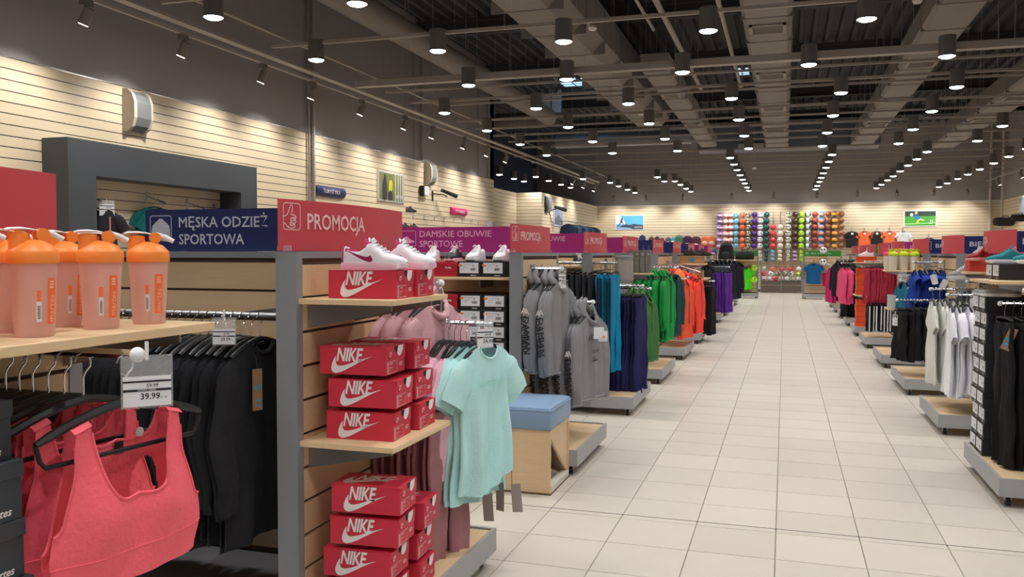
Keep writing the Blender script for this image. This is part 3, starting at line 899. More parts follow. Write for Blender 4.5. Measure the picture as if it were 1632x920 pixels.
spine_sign(-1, ly(1), BLUES, 'dark blue header sign lettered MĘSKA ODZIEŻ SPORTOWA with jersey symbol', shirt_icon, [('MĘSKA ODZIEŻ', .20, .118, .50, .052), ('SPORTOWA', .20, .035, .37, .052)], 1.12)
dam = [('DAMSKIE OBUWIE', .19, .125, .62, .053), ('SPORTOWE', .19, .045, .375, .053)]
spine_sign(-1, ly(2), MAGS, 'magenta header sign lettered DAMSKIE OBUWIE SPORTOWE with shoe symbol', shoe_icon, dam, 1.12, SIGNP)
spine_sign(-1, ly(3), MAGS, 'magenta header sign of which only the end WIE shows', shoe_icon, dam, 1.12, SIGNP)
spine_sign(-1, ly(4), MAGS, 'plain magenta header sign end between two red signs over green jackets', None, (), 1.06)
for k, cname in ((5, 'coral jackets'), (6, 'boots'), (7, 'purple trousers')):
    spine_sign(-1, ly(k), BLUES, f'dark blue header sign end on the left behind the {cname}', None, (), 1.06)
for k in (8, 9):
    spine_sign(-1, ly(k), MAGS, f'small far magenta header sign on the left over {LSTOCK[k]}', None, (), 1.06)
bg_ = [('BIEGANIE', .215, .085, .43, .058)]
spine_sign(1, ry(1), BLUES, 'dark blue header sign with symbol frame at the right picture edge', run_icon, bg_)
spine_sign(1, ry(2), BLUES, 'dark blue header sign with runner symbol and letters BIEG', run_icon, bg_)
spine_sign(1, ry(3), BLUES, 'dark blue header sign showing runners and letters BI', run_icon, bg_)
spine_sign(1, ry(4), MAGS, 'magenta header sign with pale figures behind the red trousers', run_icon, bg_, 1.06, SIGNP)
spine_sign(1, ry(5), MAGS, 'magenta header sign with figures behind the orange shoeboxes', run_icon, bg_, 1.06, SIGNP)
spine_sign(1, ry(6), GREENS, 'green header sign sliver between far red signs on the right', None, ())
spine_sign(1, ry(7), BLUES, 'small far blue header sign on the right', run_icon, ())

# ------------------------------------------------------------------ clothes
HK = 0.10     # rail to hanger neck
def make_hanger(parent, w=.2, m=BLACKP, bar=False, drop=.05, name='hanger'):
    h = MB()
    zt = -HK - .005
    pts = [(w * math.copysign(abs(u) ** .9, u), 0, zt - drop * abs(u) ** 1.4) for u in [i / 6 - 1 for i in range(13)]]
    h.tube(pts, [.007] + [.010] * 11 + [.007], 6)
    if bar:
        h.tube([pts[0], (-w * .96, 0, zt - drop - .035), (-w * .9, 0, zt - drop - .05), (w * .9, 0, zt - drop - .05), (w * .96, 0, zt - drop - .035), pts[-1]], .0055, 6)
    o = h.build(name, m, parent, True)
    a = MB()
    k = [(.0, 0, zt)] + [(0, 0, -.055)] + [(.022 * sin(R(q)), 0, -.022 + .022 * -cos(R(q)) + .0) for q in (20, 60, 100, 140, 180, 220, 260)]
    a.tube(k, .0024, 5)
    a.build('hook', CHROME, o, True)
    return o

def sheet_body(mb, ztf, ztb, hw, L, zs, T, fold, seed, nu=30, nv=18, hem=.006, nw=.3, rise=0.0):
    rnd = random.Random(seed)
    p = [rnd.uniform(0, 6.28) for _ in range(8)]
    k1 = rnd.uniform(5.0, 8.0); k2 = rnd.uniform(11, 16)
    us = [-cos(pi * i / nu) for i in range(nu + 1)]
    def pt(u, v, side):
        zt = (ztf if side < 0 else ztb)(u)
        z = zs + zt * (1 - v) + v * (-L + hem * sin(2.2 * u + p[3]) + rise * max(0, u + .2) ** 1.5)
        if v > 0:
            vv = v
        else:
            vv = 0
        T_ = T * (.45 + .55 * min(1, vv * 4))
        sh = max(0.0, 1 - abs(u) ** 2.6) ** .5
        nk = math.exp(-(u / nw) ** 2) * max(0, 1 - vv * 3.0) * T * .6
        y = side * (T_ * sh + nk * (1 if side < 0 else .6))
        common = fold * (.1 + vv) * (1.25 * sin(k1 * u + p[0] + .8 * vv) + .7 * sin(k2 * u + p[1] - vv)) + fold * .5 * vv * sin(4 * u + 9 * vv + p[6])
        own = fold * (.55 * vv * sin(9 * u + p[4 + (side > 0)] + 2 * vv) + .35 * sin(6 * u + 14 * vv + p[7]) * math.exp(-((abs(u) - .75) / .25) ** 2)) * sh
        x = hw(vv) * u + .006 * sin(7 * vv + p[2])
        return (x, y + common + own, z)
    for side in (-1, 1):
        vs = [pt(u, j / nv, side) for j in range(nv + 1) for u in us]
        w = nu + 1
        fs = []
        for j in range(nv):
            for i in range(nu):
                q = (j * w + i, j * w + i + 1, (j + 1) * w + i + 1, (j + 1) * w + i)
                fs.append(q if side < 0 else q[::-1])
        mb.add(vs, fs)
    rim = [pt(u, 0, -1) for u in us if abs(u) <= nw] + [pt(u, 0, 1) for u in reversed(us) if abs(u) <= nw]
    return rim, pt

def interp(tab):
    def f(v):
        for (a, x), (b_, y) in zip(tab, tab[1:]):
            if v <= b_:
                t = (v - a) / (b_ - a) if b_ > a else 0
                t = t * t * (3 - 2 * t)
                return x + (y - x) * t
        return tab[-1][1]
    return f

def sleeve(mb, path, rad, thick, seed, fold=.004, n=12):
    rnd = random.Random(seed); p = rnd.uniform(0, 6)
    pts = [Vector(q) for q in path]
    # refine
    fine = []; rr = []; tt = []
    m = 4
    for i in range(len(pts) - 1):
        for j in range(m):
            t = j / m
            fine.append(pts[i].lerp(pts[i + 1], t)); rr.append(rad[i] + (rad[i + 1] - rad[i]) * t); tt.append(thick[i] + (thick[i + 1] - thick[i]) * t)
    fine.append(pts[-1]); rr.append(rad[-1]); tt.append(thick[-1])
    vs = []
    for i, c in enumerate(fine):
        d = (fine[min(i + 1, len(fine) - 1)] - fine[max(i - 1, 0)]).normalized()
        nx = Vector((-d.z, 0, d.x)) if abs(d.y) < .9 else Vector((1, 0, 0))
        nx.normalize()
        k = i / (len(fine) - 1)
        for j in range(n):
            a = 2 * pi * j / n
            q = c + nx * cos(a) * (rr[i] + fold * .7 * sin(17 * k + p + a)) + Vector((0, 1, 0)) * (sin(a) * tt[i] + fold * sin(3 * a + p + 5 * k) * (.3 + k) + fold * .6 * sin(13 * k + p))
            vs.append(q)
    fs = []
    for i in range(len(fine) - 1):
        for j in range(n):
            fs.append((i * n + j, i * n + (j + 1) % n, (i + 1) * n + (j + 1) % n, (i + 1) * n + j))
    fs.append(tuple(range(n - 1, -1, -1)))
    mb.add(vs, fs)
    return vs[-n:]

def shirt(name, cat, m, kind='tee', W=.20, Wc=.225, Wh=.225, L=.66, T=.022, slope=.06, nw=.36, df=.085, db=.02, seed=1, fold=.009,
          trim=None, hanger=True, hm=BLACKP, sl=1.0, hood=None, barhang=False, rise=0.0):
    t = thing(name, 'x', cat)
    zs = -HK - .012
    def top(drop):
        def f(u):
            a = abs(u)
            if a < nw:
                return -drop * max(0, 1 - (a / nw) ** 2.4) ** .62
            return -slope * ((a - nw) / (1 - nw)) ** 1.15
        return f
    hw = interp([(0, W), (.10, W * 1.0), (.24, Wc * .95), (.5, Wc * .96), (1, Wh)])
    mb = MB()
    rim, pt = sheet_body(mb, top(df), top(db), hw, L, zs, T, fold, seed, nw=nw, rise=rise)
    b = mb.build('shirt_body' if kind != 'jacket' else 'jacket_body', m, t, True, sharp=60)
    tm = trim or m
    MB().tube(rim + [rim[0]], .0055 if kind in ('tee', 'polo') else .010, 6, False).build('collar', tm, t, True)
    for s in (-1, 1):
        q = MB()
        if kind in ('tee', 'polo'):
            end = sleeve(q, [(s * (W - .055), 0, zs - slope * .8 - .035), (s * (W + .0), 0, zs - slope - .075), (s * (W + .075 * sl), .004 * s, zs - slope - .20 * sl)], [.05, .078, .082], [T * .7, T * 1.0, T * .95], seed + s)
        else:
            end = sleeve(q, [(s * (W - .055), 0, zs - slope * .8 - .04), (s * (W + .005), 0, zs - slope - .09), (s * (W + .04), .0, zs - slope - .30), (s * (W + .035), -.01, zs - slope - .47), (s * (W + .015), -.015, zs - slope - .60)],
                         [.05, .078, .068, .056, .042], [T * .7, T * 1.05, T * 1.1, T * 1.0, T * .8], seed + s, .007)
        so = q.build('sleeve', m, t, True, sharp=60)
        if kind in ('hoodie', 'jacket'):
            c = [Vector(v) for v in end]
            MB().tube(c + [c[0]], .008, 5, False).build('cuff', tm, so, True)
    if kind in ('hoodie', 'jacket'):
        hr = [pt(-cos(pi * i / 20), 1, -1) for i in range(21)] + [pt(cos(pi * i / 20), 1, 1) for i in range(21)]
        MB().tube(hr + [hr[0]], .011, 6, False).build('hem_band', tm, t, True)
    if hood:
        rnd = random.Random(seed + 5); pp = rnd.uniform(0, 6)
        vs = []; na, nb = 28, 10
        for i in range(na):
            a = 2 * pi * i / na
            bk = (1 + cos(a)) / 2
            lump = 1 + .30 * sin(2 * a + pp) * bk + .18 * sin(5 * a + 2 * pp)
            cx, cy = .088 * sin(a) * (1 + .12 * sin(3 * a + pp)), .012 + .050 * cos(a)
            cz = zs + .012 + .045 * bk * hood * lump - .075 * (1 - bk) ** 1.5
            ra = .014 + .040 * bk * hood * lump
            rb_ = .012 + .020 * bk * hood
            for j in range(nb):
                e = 2 * pi * j / nb
                w_ = 1 + .22 * sin(3 * e + 4 * a + pp)
                oa, ob = cos(e) * rb_ * w_, sin(e) * ra * w_
                vs.append((cx + sin(a) * (oa - .25 * ob), cy + cos(a) * (oa - .35 * ob * bk), cz + ob))
        fs = [(i * nb + j, i * nb + (j + 1) % nb, ((i + 1) % na) * nb + (j + 1) % nb, ((i + 1) % na) * nb + j) for i in range(na) for j in range(nb)]
        MB().add(vs, fs).build('hood', m, t, True, sharp=None)
    if kind == 'jacket':
        MB().tube([(0, -T * 1.05 - .004, zs - df * .8), (0, -T - .006, zs - .3), (.004, -T - .008, zs - L * .75)], .004, 5).build('zip', mat('zip_dark', (40, 40, 44), .4), t)
    if hanger:
        make_hanger(t, W * .93, hm, barhang, slope)
    return t

def trousers(name, cat, m, W=.15, L=.95, T=.02, seed=1, trim=None, strip=None, fold=.007, clip=True, top=.0):
    t = thing(name, 'x', cat)
    zs = -HK - .03
    rnd = random.Random(seed)
    pw = rnd.uniform(0, 6)
    rip = lambda a: 1 + .35 * sin(5 * a + pw)
    for s in (-1, 1):
        ph = rnd.uniform(0, 6); ph2 = rnd.uniform(0, 6); off = rnd.uniform(-.012, .012)
        nu, nv = 18, 14
        vs = []
        for j in range(nv + 1):
            v = j / nv
            w = (W * .54) * (1 - .30 * v + .03 * sin(9 * v + ph))
            cx = s * (W * (.46 + .02 * v) + .012 * v) + .006 * sin(6 * v + ph2)
            for i in range(nu):
                a = 2 * pi * i / nu
                yy = T * (1 + .5 * (.2 + v) * sin(3 * a + ph)) * sin(a) + fold * (.5 + 1.2 * v) * sin(7 * cos(a) + ph2 + 2.5 * v) + fold * .6 * sin(16 * v + ph + 2 * cos(a)) + off * v
                vs.append((cx + w * cos(a), yy, zs - .03 - v * (L - .03 + .01 * s * sin(ph))))
        fs = [(j * nu + i, j * nu + (i + 1) % nu, (j + 1) * nu + (i + 1) % nu, (j + 1) * nu + i) for j in range(nv) for i in range(nu)]
        fs.append(tuple(range(nu))[::-1]); fs.append(tuple(nv * nu + i for i in range(nu)))
        lg = MB().add(vs, fs).build('trouser_leg', m, t, True, sharp=60)
        if strip:
            q = []
            for j in range(nv + 1):
                v = j / nv
                q.append((s * (W * (.46 + .02 * v) + .012 * v + (W * .54) * (1 - .30 * v) + .002), 0, zs - .03 - v * (L - .03)))
            MB().tube(q, .009, 5).build('side_stripe', strip, lg)
    nb = 30; vs = []
    for z, k in ((zs - .05, 1.0), (zs - .045, 1.04), (zs - .006, .98), (zs, .94)):
        vs += [(W * k * cos(2 * pi * i / nb), T * .95 * k * rip(2 * pi * i / nb) * sin(2 * pi * i / nb) + fold * .4 * sin(9 * cos(2 * pi * i / nb) + pw), z + .006 * sin(3 * cos(2 * pi * i / nb) + pw)) for i in range(nb)]
    fs = [(j * nb + i, j * nb + (i + 1) % nb, (j + 1) * nb + (i + 1) % nb, (j + 1) * nb + i) for j in range(3) for i in range(nb)]
    MB().add(vs, fs).build('waistband', trim or m, t, True)
    if clip:
        make_hanger(t, W * .95, BLACKP, False, .012)
    return t

def place_row(proto, spots, rz, lab, group, rj=0.05, seed=3, used=None):
    """spots: list of rail points; the first takes the prototype itself."""
    rnd = random.Random(seed)
    out = []
    for i, p in enumerate(spots):
        a = rz + rnd.uniform(-rj, rj) * 1.8
        sc = (rnd.uniform(.93, 1.04), rnd.uniform(.9, 1.25), rnd.uniform(.95, 1.03))
        if i == 0 and not (used and proto.name in used):
            proto.location = p; proto.rotation_euler = (0, 0, a); proto['label'] = lab(i); proto['group'] = group
            out.append(proto)
            if used is not None: used.add(proto.name)
        else:
            out.append(dup(proto, p, a, lab(i), group))
        out[-1].scale = sc
    return out
USED = set()
def lab(desc, where, n=0):
    return lambda i: (f'{desc} hanging foremost on {where}' if i == 0 else f'{desc}, {ow(i)} from the front on {where}')
def line(a, b, n):
    a, b = Vector(a), Vector(b)
    return [a.lerp(b, i / max(1, n - 1)) for i in range(n)]

def rail_arm(side, Y, d0, d1, z, label, tier=None, plate=True, name='garment_rail', notch=True):
    """straight arm from an end panel at d0 to d1 outwards; tier = (d, z2, d2): a drop to a lower arm"""
    o = -side
    t = thing(name, label, 'clothes rail', (side * 1.82, Y, z))
    if plate:
        MB().box(*sorted((o * .0, o * .012)), -.02, .02, -.12, .03).build('wall_plate', STEEL, t)
    m = MB().tube([(o * max(d0, .012), 0, 0), (o * d1, 0, 0)], .011, 8)
    m.build('rail_bar', CHROME, t, True)
    if tier:
        d, z2, d2 = tier
        MB().tube([(o * (d - .03), 0, -.0), (o * (d - .005), 0, -.03), (o * d, 0, -.08), (o * d, 0, z2 - z + .04), (o * (d + .02), 0, z2 - z + .01), (o * (d + .05), 0, z2 - z), (o * d2, 0, z2 - z)], .010, 8).build('lower_bar', CHROME, t, True)
    if notch:
        q = MB()
        n = int(abs(d1 - d0) / .035)
        for i in range(n):
            d = d0 + .03 + (d1 - d0 - .04) * i / max(1, n - 1)
            q.box(o * d - .004, o * d + .004, -.012, .012, .008, .017)
        tag(q.build('rail_notches', WHITE, t), kind='stuff')
    MB().ball((o * d1, 0, 0), .017, 10, 8).build('rail_end', WHITE, t, True)
    return t
def cross_rail(x0, x1, y, z, yback, label):
    """rail along X in front of a spine, on two brackets"""
    t = thing('garment_rail', label, 'clothes rail', (x0, y, z))
    MB().tube([(0, 0, 0), (x1 - x0, 0, 0)], .0125, 10).build('rail_bar', STEEL, t, True)
    for x in (.15, (x1 - x0) - .2):
        MB().box(x - .008, x + .008, 0, yback - y, -.012, .012).box(x - .015, x + .015, yback - y - .012, yback - y, -.08, .04).build('bracket', STEEL, t)
    return t
def shelf(side, y0, y1, z, depth, label, d0=0.0):
    o = -side
    t = thing('wall_shelf', label, 'shelf', (side * 1.82, y0, z - .022))
    a = sorted((o * d0, o * (d0 + depth)))
    MB().rbox(a[0], a[1], 0, y1 - y0, 0, .022, .002).build('shelf_board', SHELFWOOD, t)
    for y in (.07, y1 - y0 - .09):
        MB().prism([(o * d0, 0), (o * (d0 + depth * .9), 0), (o * (d0 + depth * .9), -.025), (o * d0, -.10)], lambda p, q, d, y=y: (p, y + d, q), .008).build('bracket', STEEL, t)
    return t
def price_tag(loc, rz, label, old, new, w=.11, h=.075, bands=True):
    t = thing('price_tag', label, 'price tag', loc, rz)
    MB().box(-w / 2 - .004, w / 2 + .004, -.0015, .0015, -h - .05, 0).build('pouch', CLEAR, t)
    c = MB().box(-w / 2, w / 2, -.003, -.0015, -h - .046, -.046).build('price_card', PAPER, t)
    g = lambda a, b_: (a, -.0036, b_)
    m = MB()
    if bands:
        m.art(poly([(-w / 2, -.046 - h * .14), (w / 2, -.046 - h * .14), (w / 2, -.046 - h * .20), (-w / 2, -.046 - h * .20)]), g)
        m.art(poly([(-w / 2, -.046 - h * .42), (w / 2, -.046 - h * .42), (w / 2, -.046 - h * .50), (-w / 2, -.046 - h * .50)]), g)
    m.art(mv(text(old, h * .17, .01), -w * .02, -.046 - h * .37), g)
    m.art(mv(text(new, h * .28, .015), -w * .15, -.046 - h * .76), g)
    m.art(mv(text('zł / szt.', h * .08), w * .27, -.046 - h * .74), g)
    m.build('lettering', INK, c)
    if bands:
        MB().art(mv(text('NOWA CENA', h * .09, .01), -w * .2, -.046 - h * .485), lambda a, b_: (a, -.0040, b_)).build('band_lettering', PAPER, c)
    MB().tube([(0, 0, .03), (0, 0, -.01)], .004, 6).build('clip', WHITE, t)
    return t

# ------------------------------------------------------------------ shoeboxes
BOXRED = mat('box_red', (206, 50, 72), 0.55, var=.03, objvar=.04)
BOXBLK = mat('box_black', (38, 38, 42), 0.5, var=.03)
def red_box():
    t = thing('shoebox', 'x', 'shoebox')
    bl, bd, bh = .335, .195, .128
    MB().rbox(-bl / 2, bl / 2, -bd / 2, bd / 2, 0, bh, .002).build('carton', BOXRED, t)
    lid = MB().box(-bl / 2 - .001, bl / 2 + .001, -bd / 2 - .001, bd / 2 + .001, bh - .0005, bh + .0015)
    lid.build('lid', BOXRED, t)
    k = .335 / 860
    fx = lambda a, b_: (a - bl / 2, -bd / 2 - .0018, b_)
    m = MB()
    m.art(mv(TICK, 155 * k, 16 * k, 538 * k), fx)
    m.art(mv(text('NIKE', .086, .030, .28, .131), 228 * k, .0640), fx)
    m.build('side_print', PRINT, t)
    ft = lambda a, b_: (b_ * 1.0 - bl / 2, bd / 2 - a, bh + .0022)
    # print on top reads from the other way
    m = MB()
    ftop = lambda a, b_: (a - bl / 2 + .02, b_ - bd / 2 + .03, bh + .0022)
    m.art(mv(TICK, .01, .0, .27), ftop); m.art(mv(text('NIKE', .11, .03, .28, .17), .06, .055), ftop)
    m.build('top_print', PRINT, t)
    # end face (+X): flap, hole, white tick piece, label
    fe = lambda off: (lambda a, b_: (bl / 2 + off, a - bd / 2, b_))
    flap = smooth_poly([(.004, bh + .001), (.010, .105), (.022, .082), (.045, .070), (.09, .068), (.14, .067), (.193, .066)], 2, False) + [(.194, bh + .001)]
    MB().prism(flap, lambda a, b_, d: (bl / 2 + .0005 + d, a - bd / 2, b_), .003).build('lid_flap', BOXRED, t)
    MB().art(poly(smooth_poly([(.078, bh), (.082, .108), (.095, .100), (.112, .106), (.118, bh)], 2, False)), fe(.0042)).build('finger_hole', mat('hole_dark', (40, 18, 20), .8), t)
    MB().art(poly(smooth_poly([(.116, bh), (.108, .105), (.112, .088), (.130, .078), (.152, .088), (.165, .108), (.168, bh)], 2, False)), fe(.0044)).build('flap_tick', PRINT, t)
    m = MB().art(mv(TICK, .026, .083, .032), fe(.0044)); m.art(mv(text('NIKE', .013, .03, .2, .02), .030, .096), fe(.0044)); m.build('flap_mark', PRINT, t)
    m = MB()
    m.art(ribbon([(.008, .008), (.110, .008), (.110, .060), (.008, .060)], .002, True), fe(.0012))
    for i in range(9):
        m.art(poly([(.012, .012 + i * .0052), (.026, .012 + i * .0052), (.026, .0145 + i * .0052), (.012, .0145 + i * .0052)]), fe(.0012))
    m.art(mv(text('CLASSIC', .009, .02), .034, .048), fe(.0012)); m.art(mv(text('EUR 38.5', .008), .034, .03), fe(.0012)); m.art(mv(text('US 7', .008), .034, .018), fe(.0012))
    m.art(ribbon(rrect(.135, .165, .034, .046, .004), .003, True), fe(.0012)); m.art(mv(text('US', .01, .02), .141, .036), fe(.0012))
    m.build('end_label', PRINT, t)
    return t
def black_box(bw=.20, bd=.33, bh=.118, left_sticker=True, mark='4F', orange=True):
    """label end looks to -Y; bw along X"""
    t = thing('shoebox', 'x', 'shoebox')
    MB().rbox(-bw / 2, bw / 2, 0, bd, 0, bh - .03, .002).build('carton', BOXBLK, t)
    MB().rbox(-bw / 2 - .002, bw / 2 + .002, -.002, bd + .002, bh - .032, bh, .002).build('lid', BOXBLK, t)
    MB().box(-bw * .42, bw * .40, -.0036, -.002, bh * .24, bh * .92).build('size_label', PAPER, t)
    g = lambda a, b_: (a, -.0042, b_)
    m = MB()
    m.art(mv(text('BUTY SPORTOWE', .009), -bw * .28, bh * .76), g); m.art(mv(text('5905523 41.0', .008), -bw * .28, bh * .62), g); m.art(mv(text('kolor 01', .008), -bw * .28, bh * .50), g); m.art(mv(text('42', .016, .02), bw * .12, bh * .68), g)
    for i in range(14):
        m.art(poly([(bw * .06 + i * .003, bh * .40), (bw * .06 + i * .003 + .0016, bh * .40), (bw * .06 + i * .003 + .0016, bh * .58), (bw * .06 + i * .003, bh * .58)]), g)
    m.build('label_print', INK, t)
    if orange:
        MB().box(-bw * .47, -bw * .30, -.0044, -.003, bh * .68, bh * .82).build('price_sticker', mat('sticker_orange', (240, 140, 50), .5), t)
    MB().art(mv(text('martes', .016, .02, .2), bw * .05, bh * .07), lambda a, b_: (a, -.0026, b_)).build('lettering', PRINT, t)
    return t
def plain_box(m, bl, bd, bh, lidh=.03, lm=None):
    t = thing('shoebox', 'x', 'shoebox')
    MB().rbox(-bl / 2, bl / 2, -bd / 2, bd / 2, 0, bh - lidh, .002).build('carton', m, t)
    MB().rbox(-bl / 2 - .003, bl / 2 + .003, -bd / 2 - .003, bd / 2 + .003, bh - lidh, bh, .002).build('lid', lm or m, t)
    return t

# ------------------------------------------------------------------ shoes (toe to +x, ground at 0)
def sneaker(name, up, sole, accent=None, lining=None, L=.285, laces=WHITE, tall=1.0, toe=1.0, tickm=None):
    t = thing(name, 'x', 'shoe')
    wd = interp([(0, .026), (.10, .035), (.32, .036), (.48, .033), (.72, .047), (.88, .044), (.96, .030), (1, .006)])
    ht = interp([(0, .088 * tall), (.06, .098 * tall), (.16, .086 * tall), (.30, .084 * tall), (.40, .105 * tall), (.46, .108 * tall), (.58, .088), (.72, .066 * toe), (.86, .056 * toe), (.95, .048), (1, .034)])
    zb = .024; ns, na = 30, 16
    def P_(s, th):
        w, h = wd(s), ht(s)
        c, sn = cos(th), max(0, sin(th))
        y = w * math.copysign(abs(c) ** .62, c)
        z = zb + (h - zb) * sn ** .62
        if .05 < s < .40 and abs(y) < w * .62:
            dip = min(1, (s - .05) / .06, (.40 - s) / .05)
            z -= .045 * dip * (1 - (y / (w * .62)) ** 4)
        if s < .12:
            y *= .75 + 2.1 * s
        return (L * s, y, z)
    vs = [P_(i / ns, pi * j / na) for i in range(ns + 1) for j in range(na + 1)]
    wn = na + 1
    mb = MB()
    fs = [(i * wn + j, i * wn + j + 1, (i + 1) * wn + j + 1, (i + 1) * wn + j) for i in range(ns) for j in range(na)]
    fs.append(tuple(range(wn)))
    mb.add(vs, fs)
    for q, f in enumerate(mb.f):
        cx = sum(mb.v[i][0] for i in f) / len(f) / L; cy = sum(abs(mb.v[i][1]) for i in f) / len(f); cz = sum(mb.v[i][2] for i in f) / len(f)
        if .05 < cx < .41 and cy < .028 and cz < ht(cx) - .006: mb.m[q] = 1
    mb.build('upper', [up, lining or up], t, True, sharp=50)
    out = [(L * (i / 24), wd(i / 24) * (.75 + 2.1 * i / 24 if i / 24 < .12 else 1) + .004) for i in range(25)]
    ol = [(x - .003, y) for x, y in out] + [(L + .004, .0)] + [(x - .003, -y) for x, y in reversed(out)]
    m = MB()
    n = len(ol)
    zs = [(0, .96), (.004, 1), (.024, 1.0), (.029, .97)]
    vs = [(L / 2 + (x - L / 2) * k, y * k, z + (.007 if x > L * .93 and z < .01 else 0)) for z, k in zs for x, y in ol]
    fs = [(i * n + j, i * n + (j + 1) % n, (i + 1) * n + (j + 1) % n, (i + 1) * n + j) for i in range(len(zs) - 1) for j in range(n)]
    fs += [tuple(range(n))[::-1], tuple(range((len(zs) - 1) * n, len(zs) * n))]
    m.add(vs, fs).build('sole', sole, t, True)
    tg = MB().sheet(lambda u, v: (L * (.40 + .10 * v) - .012 * (1 - v), (u - .5) * .05 * (.9 + .2 * v), ht(.44) - .012 * v + .018 * (1 - v) - .02 * (u - .5) ** 2 * 4), 6, 4)
    tg.build('tongue', lining or up, t, True)
    la = MB()
    for k in range(5):
        s = .47 + .055 * k
        w = wd(s) * .55; z = ht(s)
        la.tube([(L * s, -w, z - .008), (L * s + .004, -w * .5, z + .003), (L * s + .006, 0, z + .006), (L * s + .004, w * .5, z + .003), (L * s, w, z - .008)], .0042, 5)
    la.tube([(L * .45, 0, ht(.45) + .008), (L * .44, .02, ht(.45) + .018), (L * .47, .03, ht(.46) + .004)], .004, 5)
    la.tube([(L * .45, 0, ht(.45) + .008), (L * .44, -.02, ht(.45) + .018), (L * .47, -.03, ht(.46) + .004)], .004, 5)
    la.build('laces', laces, t, True)
    if tickm:
        for sd in (-1, 1):
            def on(a, b_):
                s = .03 + (1 - a) * .50
                zz = .032 + (.40 - b_ + 0.0) * .125
                zz = min(zz, ht(s) - .006)
                k = max(0, min(1, (zz - zb) / (ht(s) - zb))) ** (1 / .62)
                th = math.asin(k)
                p = P_(s, th if sd > 0 else pi - th)
                return (p[0], p[1] + sd * .0015, p[2])
            # subdivide the tick so that it follows the side
            top_ = []; N = 14
            lo = [(x, y) for x, y in _lo]; hi = [(x, y) for x, y in _hi]
            def yat(pl, x):
                best = None
                for (xa, ya), (xb, yb) in zip(pl, pl[1:]):
                    if min(xa, xb) - 1e-6 <= x <= max(xa, xb) + 1e-6 and abs(xb - xa) > 1e-6:
                        y = ya + (yb - ya) * (x - xa) / (xb - xa)
                        best = y if best is None else min(best, y)
                return best
            vs = []; 
            for i in range(N + 1):
                x = .03 + .965 * i / N
                y0 = yat(lo, x); y1 = yat(hi, x) if x > .112 else y0 + .22 * min(1, x / .1)
                if y1 is None: y1 = y0
                # mirrored: fat end towards the toe, tail at the heel
                vs += [on(x, .4 - y0), on(x, .4 - y1)]
            fs = [(2 * i, 2 * i + 1, 2 * i + 3, 2 * i + 2) for i in range(N)]
            MB().add(vs, fs).build('side_tick', tickm, t, True)
    if accent:
        MB().tube([P_(.02, th) for th in [pi * j / 10 for j in range(11)]], .004, 5).build('heel_trim', accent, t, True)
    return t

# ------------------------------------------------------------------ gondola 0 (nearest left): bottles, boxes, sports bras
shelf(-1, .85, 1.897, 1.42, .41, 'wooden shelf carrying the orange-lidded shaker bottles')
FROST = bpy.data.materials.new('frosted_plastic')
FROST.use_nodes = True
_nt = FROST.node_tree; _b = _nt.nodes['Principled BSDF']
_b.inputs['Base Color'].default_value = (*lin((252, 232, 230)), 1); _b.inputs['Roughness'].default_value = .45
_tr = _nt.nodes.new('ShaderNodeBsdfTranslucent'); _tr.inputs[0].default_value = (*lin((255, 240, 236)), 1)
_tp = _nt.nodes.new('ShaderNodeBsdfTransparent'); _tp.inputs[0].default_value = (*lin((255, 240, 236)), 1)
_m1 = _nt.nodes.new('ShaderNodeMixShader'); _m1.inputs[0].default_value = .55
_m2 = _nt.nodes.new('ShaderNodeMixShader'); _m2.inputs[0].default_value = .46
_nt.links.new(_b.outputs[0], _m1.inputs[1]); _nt.links.new(_tr.outputs[0], _m1.inputs[2])
_nt.links.new(_m1.outputs[0], _m2.inputs[1]); _nt.links.new(_tp.outputs[0], _m2.inputs[2])
_nt.links.new(_m2.outputs[0], _nt.nodes['Material Output'].inputs[0])
LIDO = mat('lid_orange', (255, 148, 66), .4)
LABO = mat('label_orange', (250, 120, 64), .5)
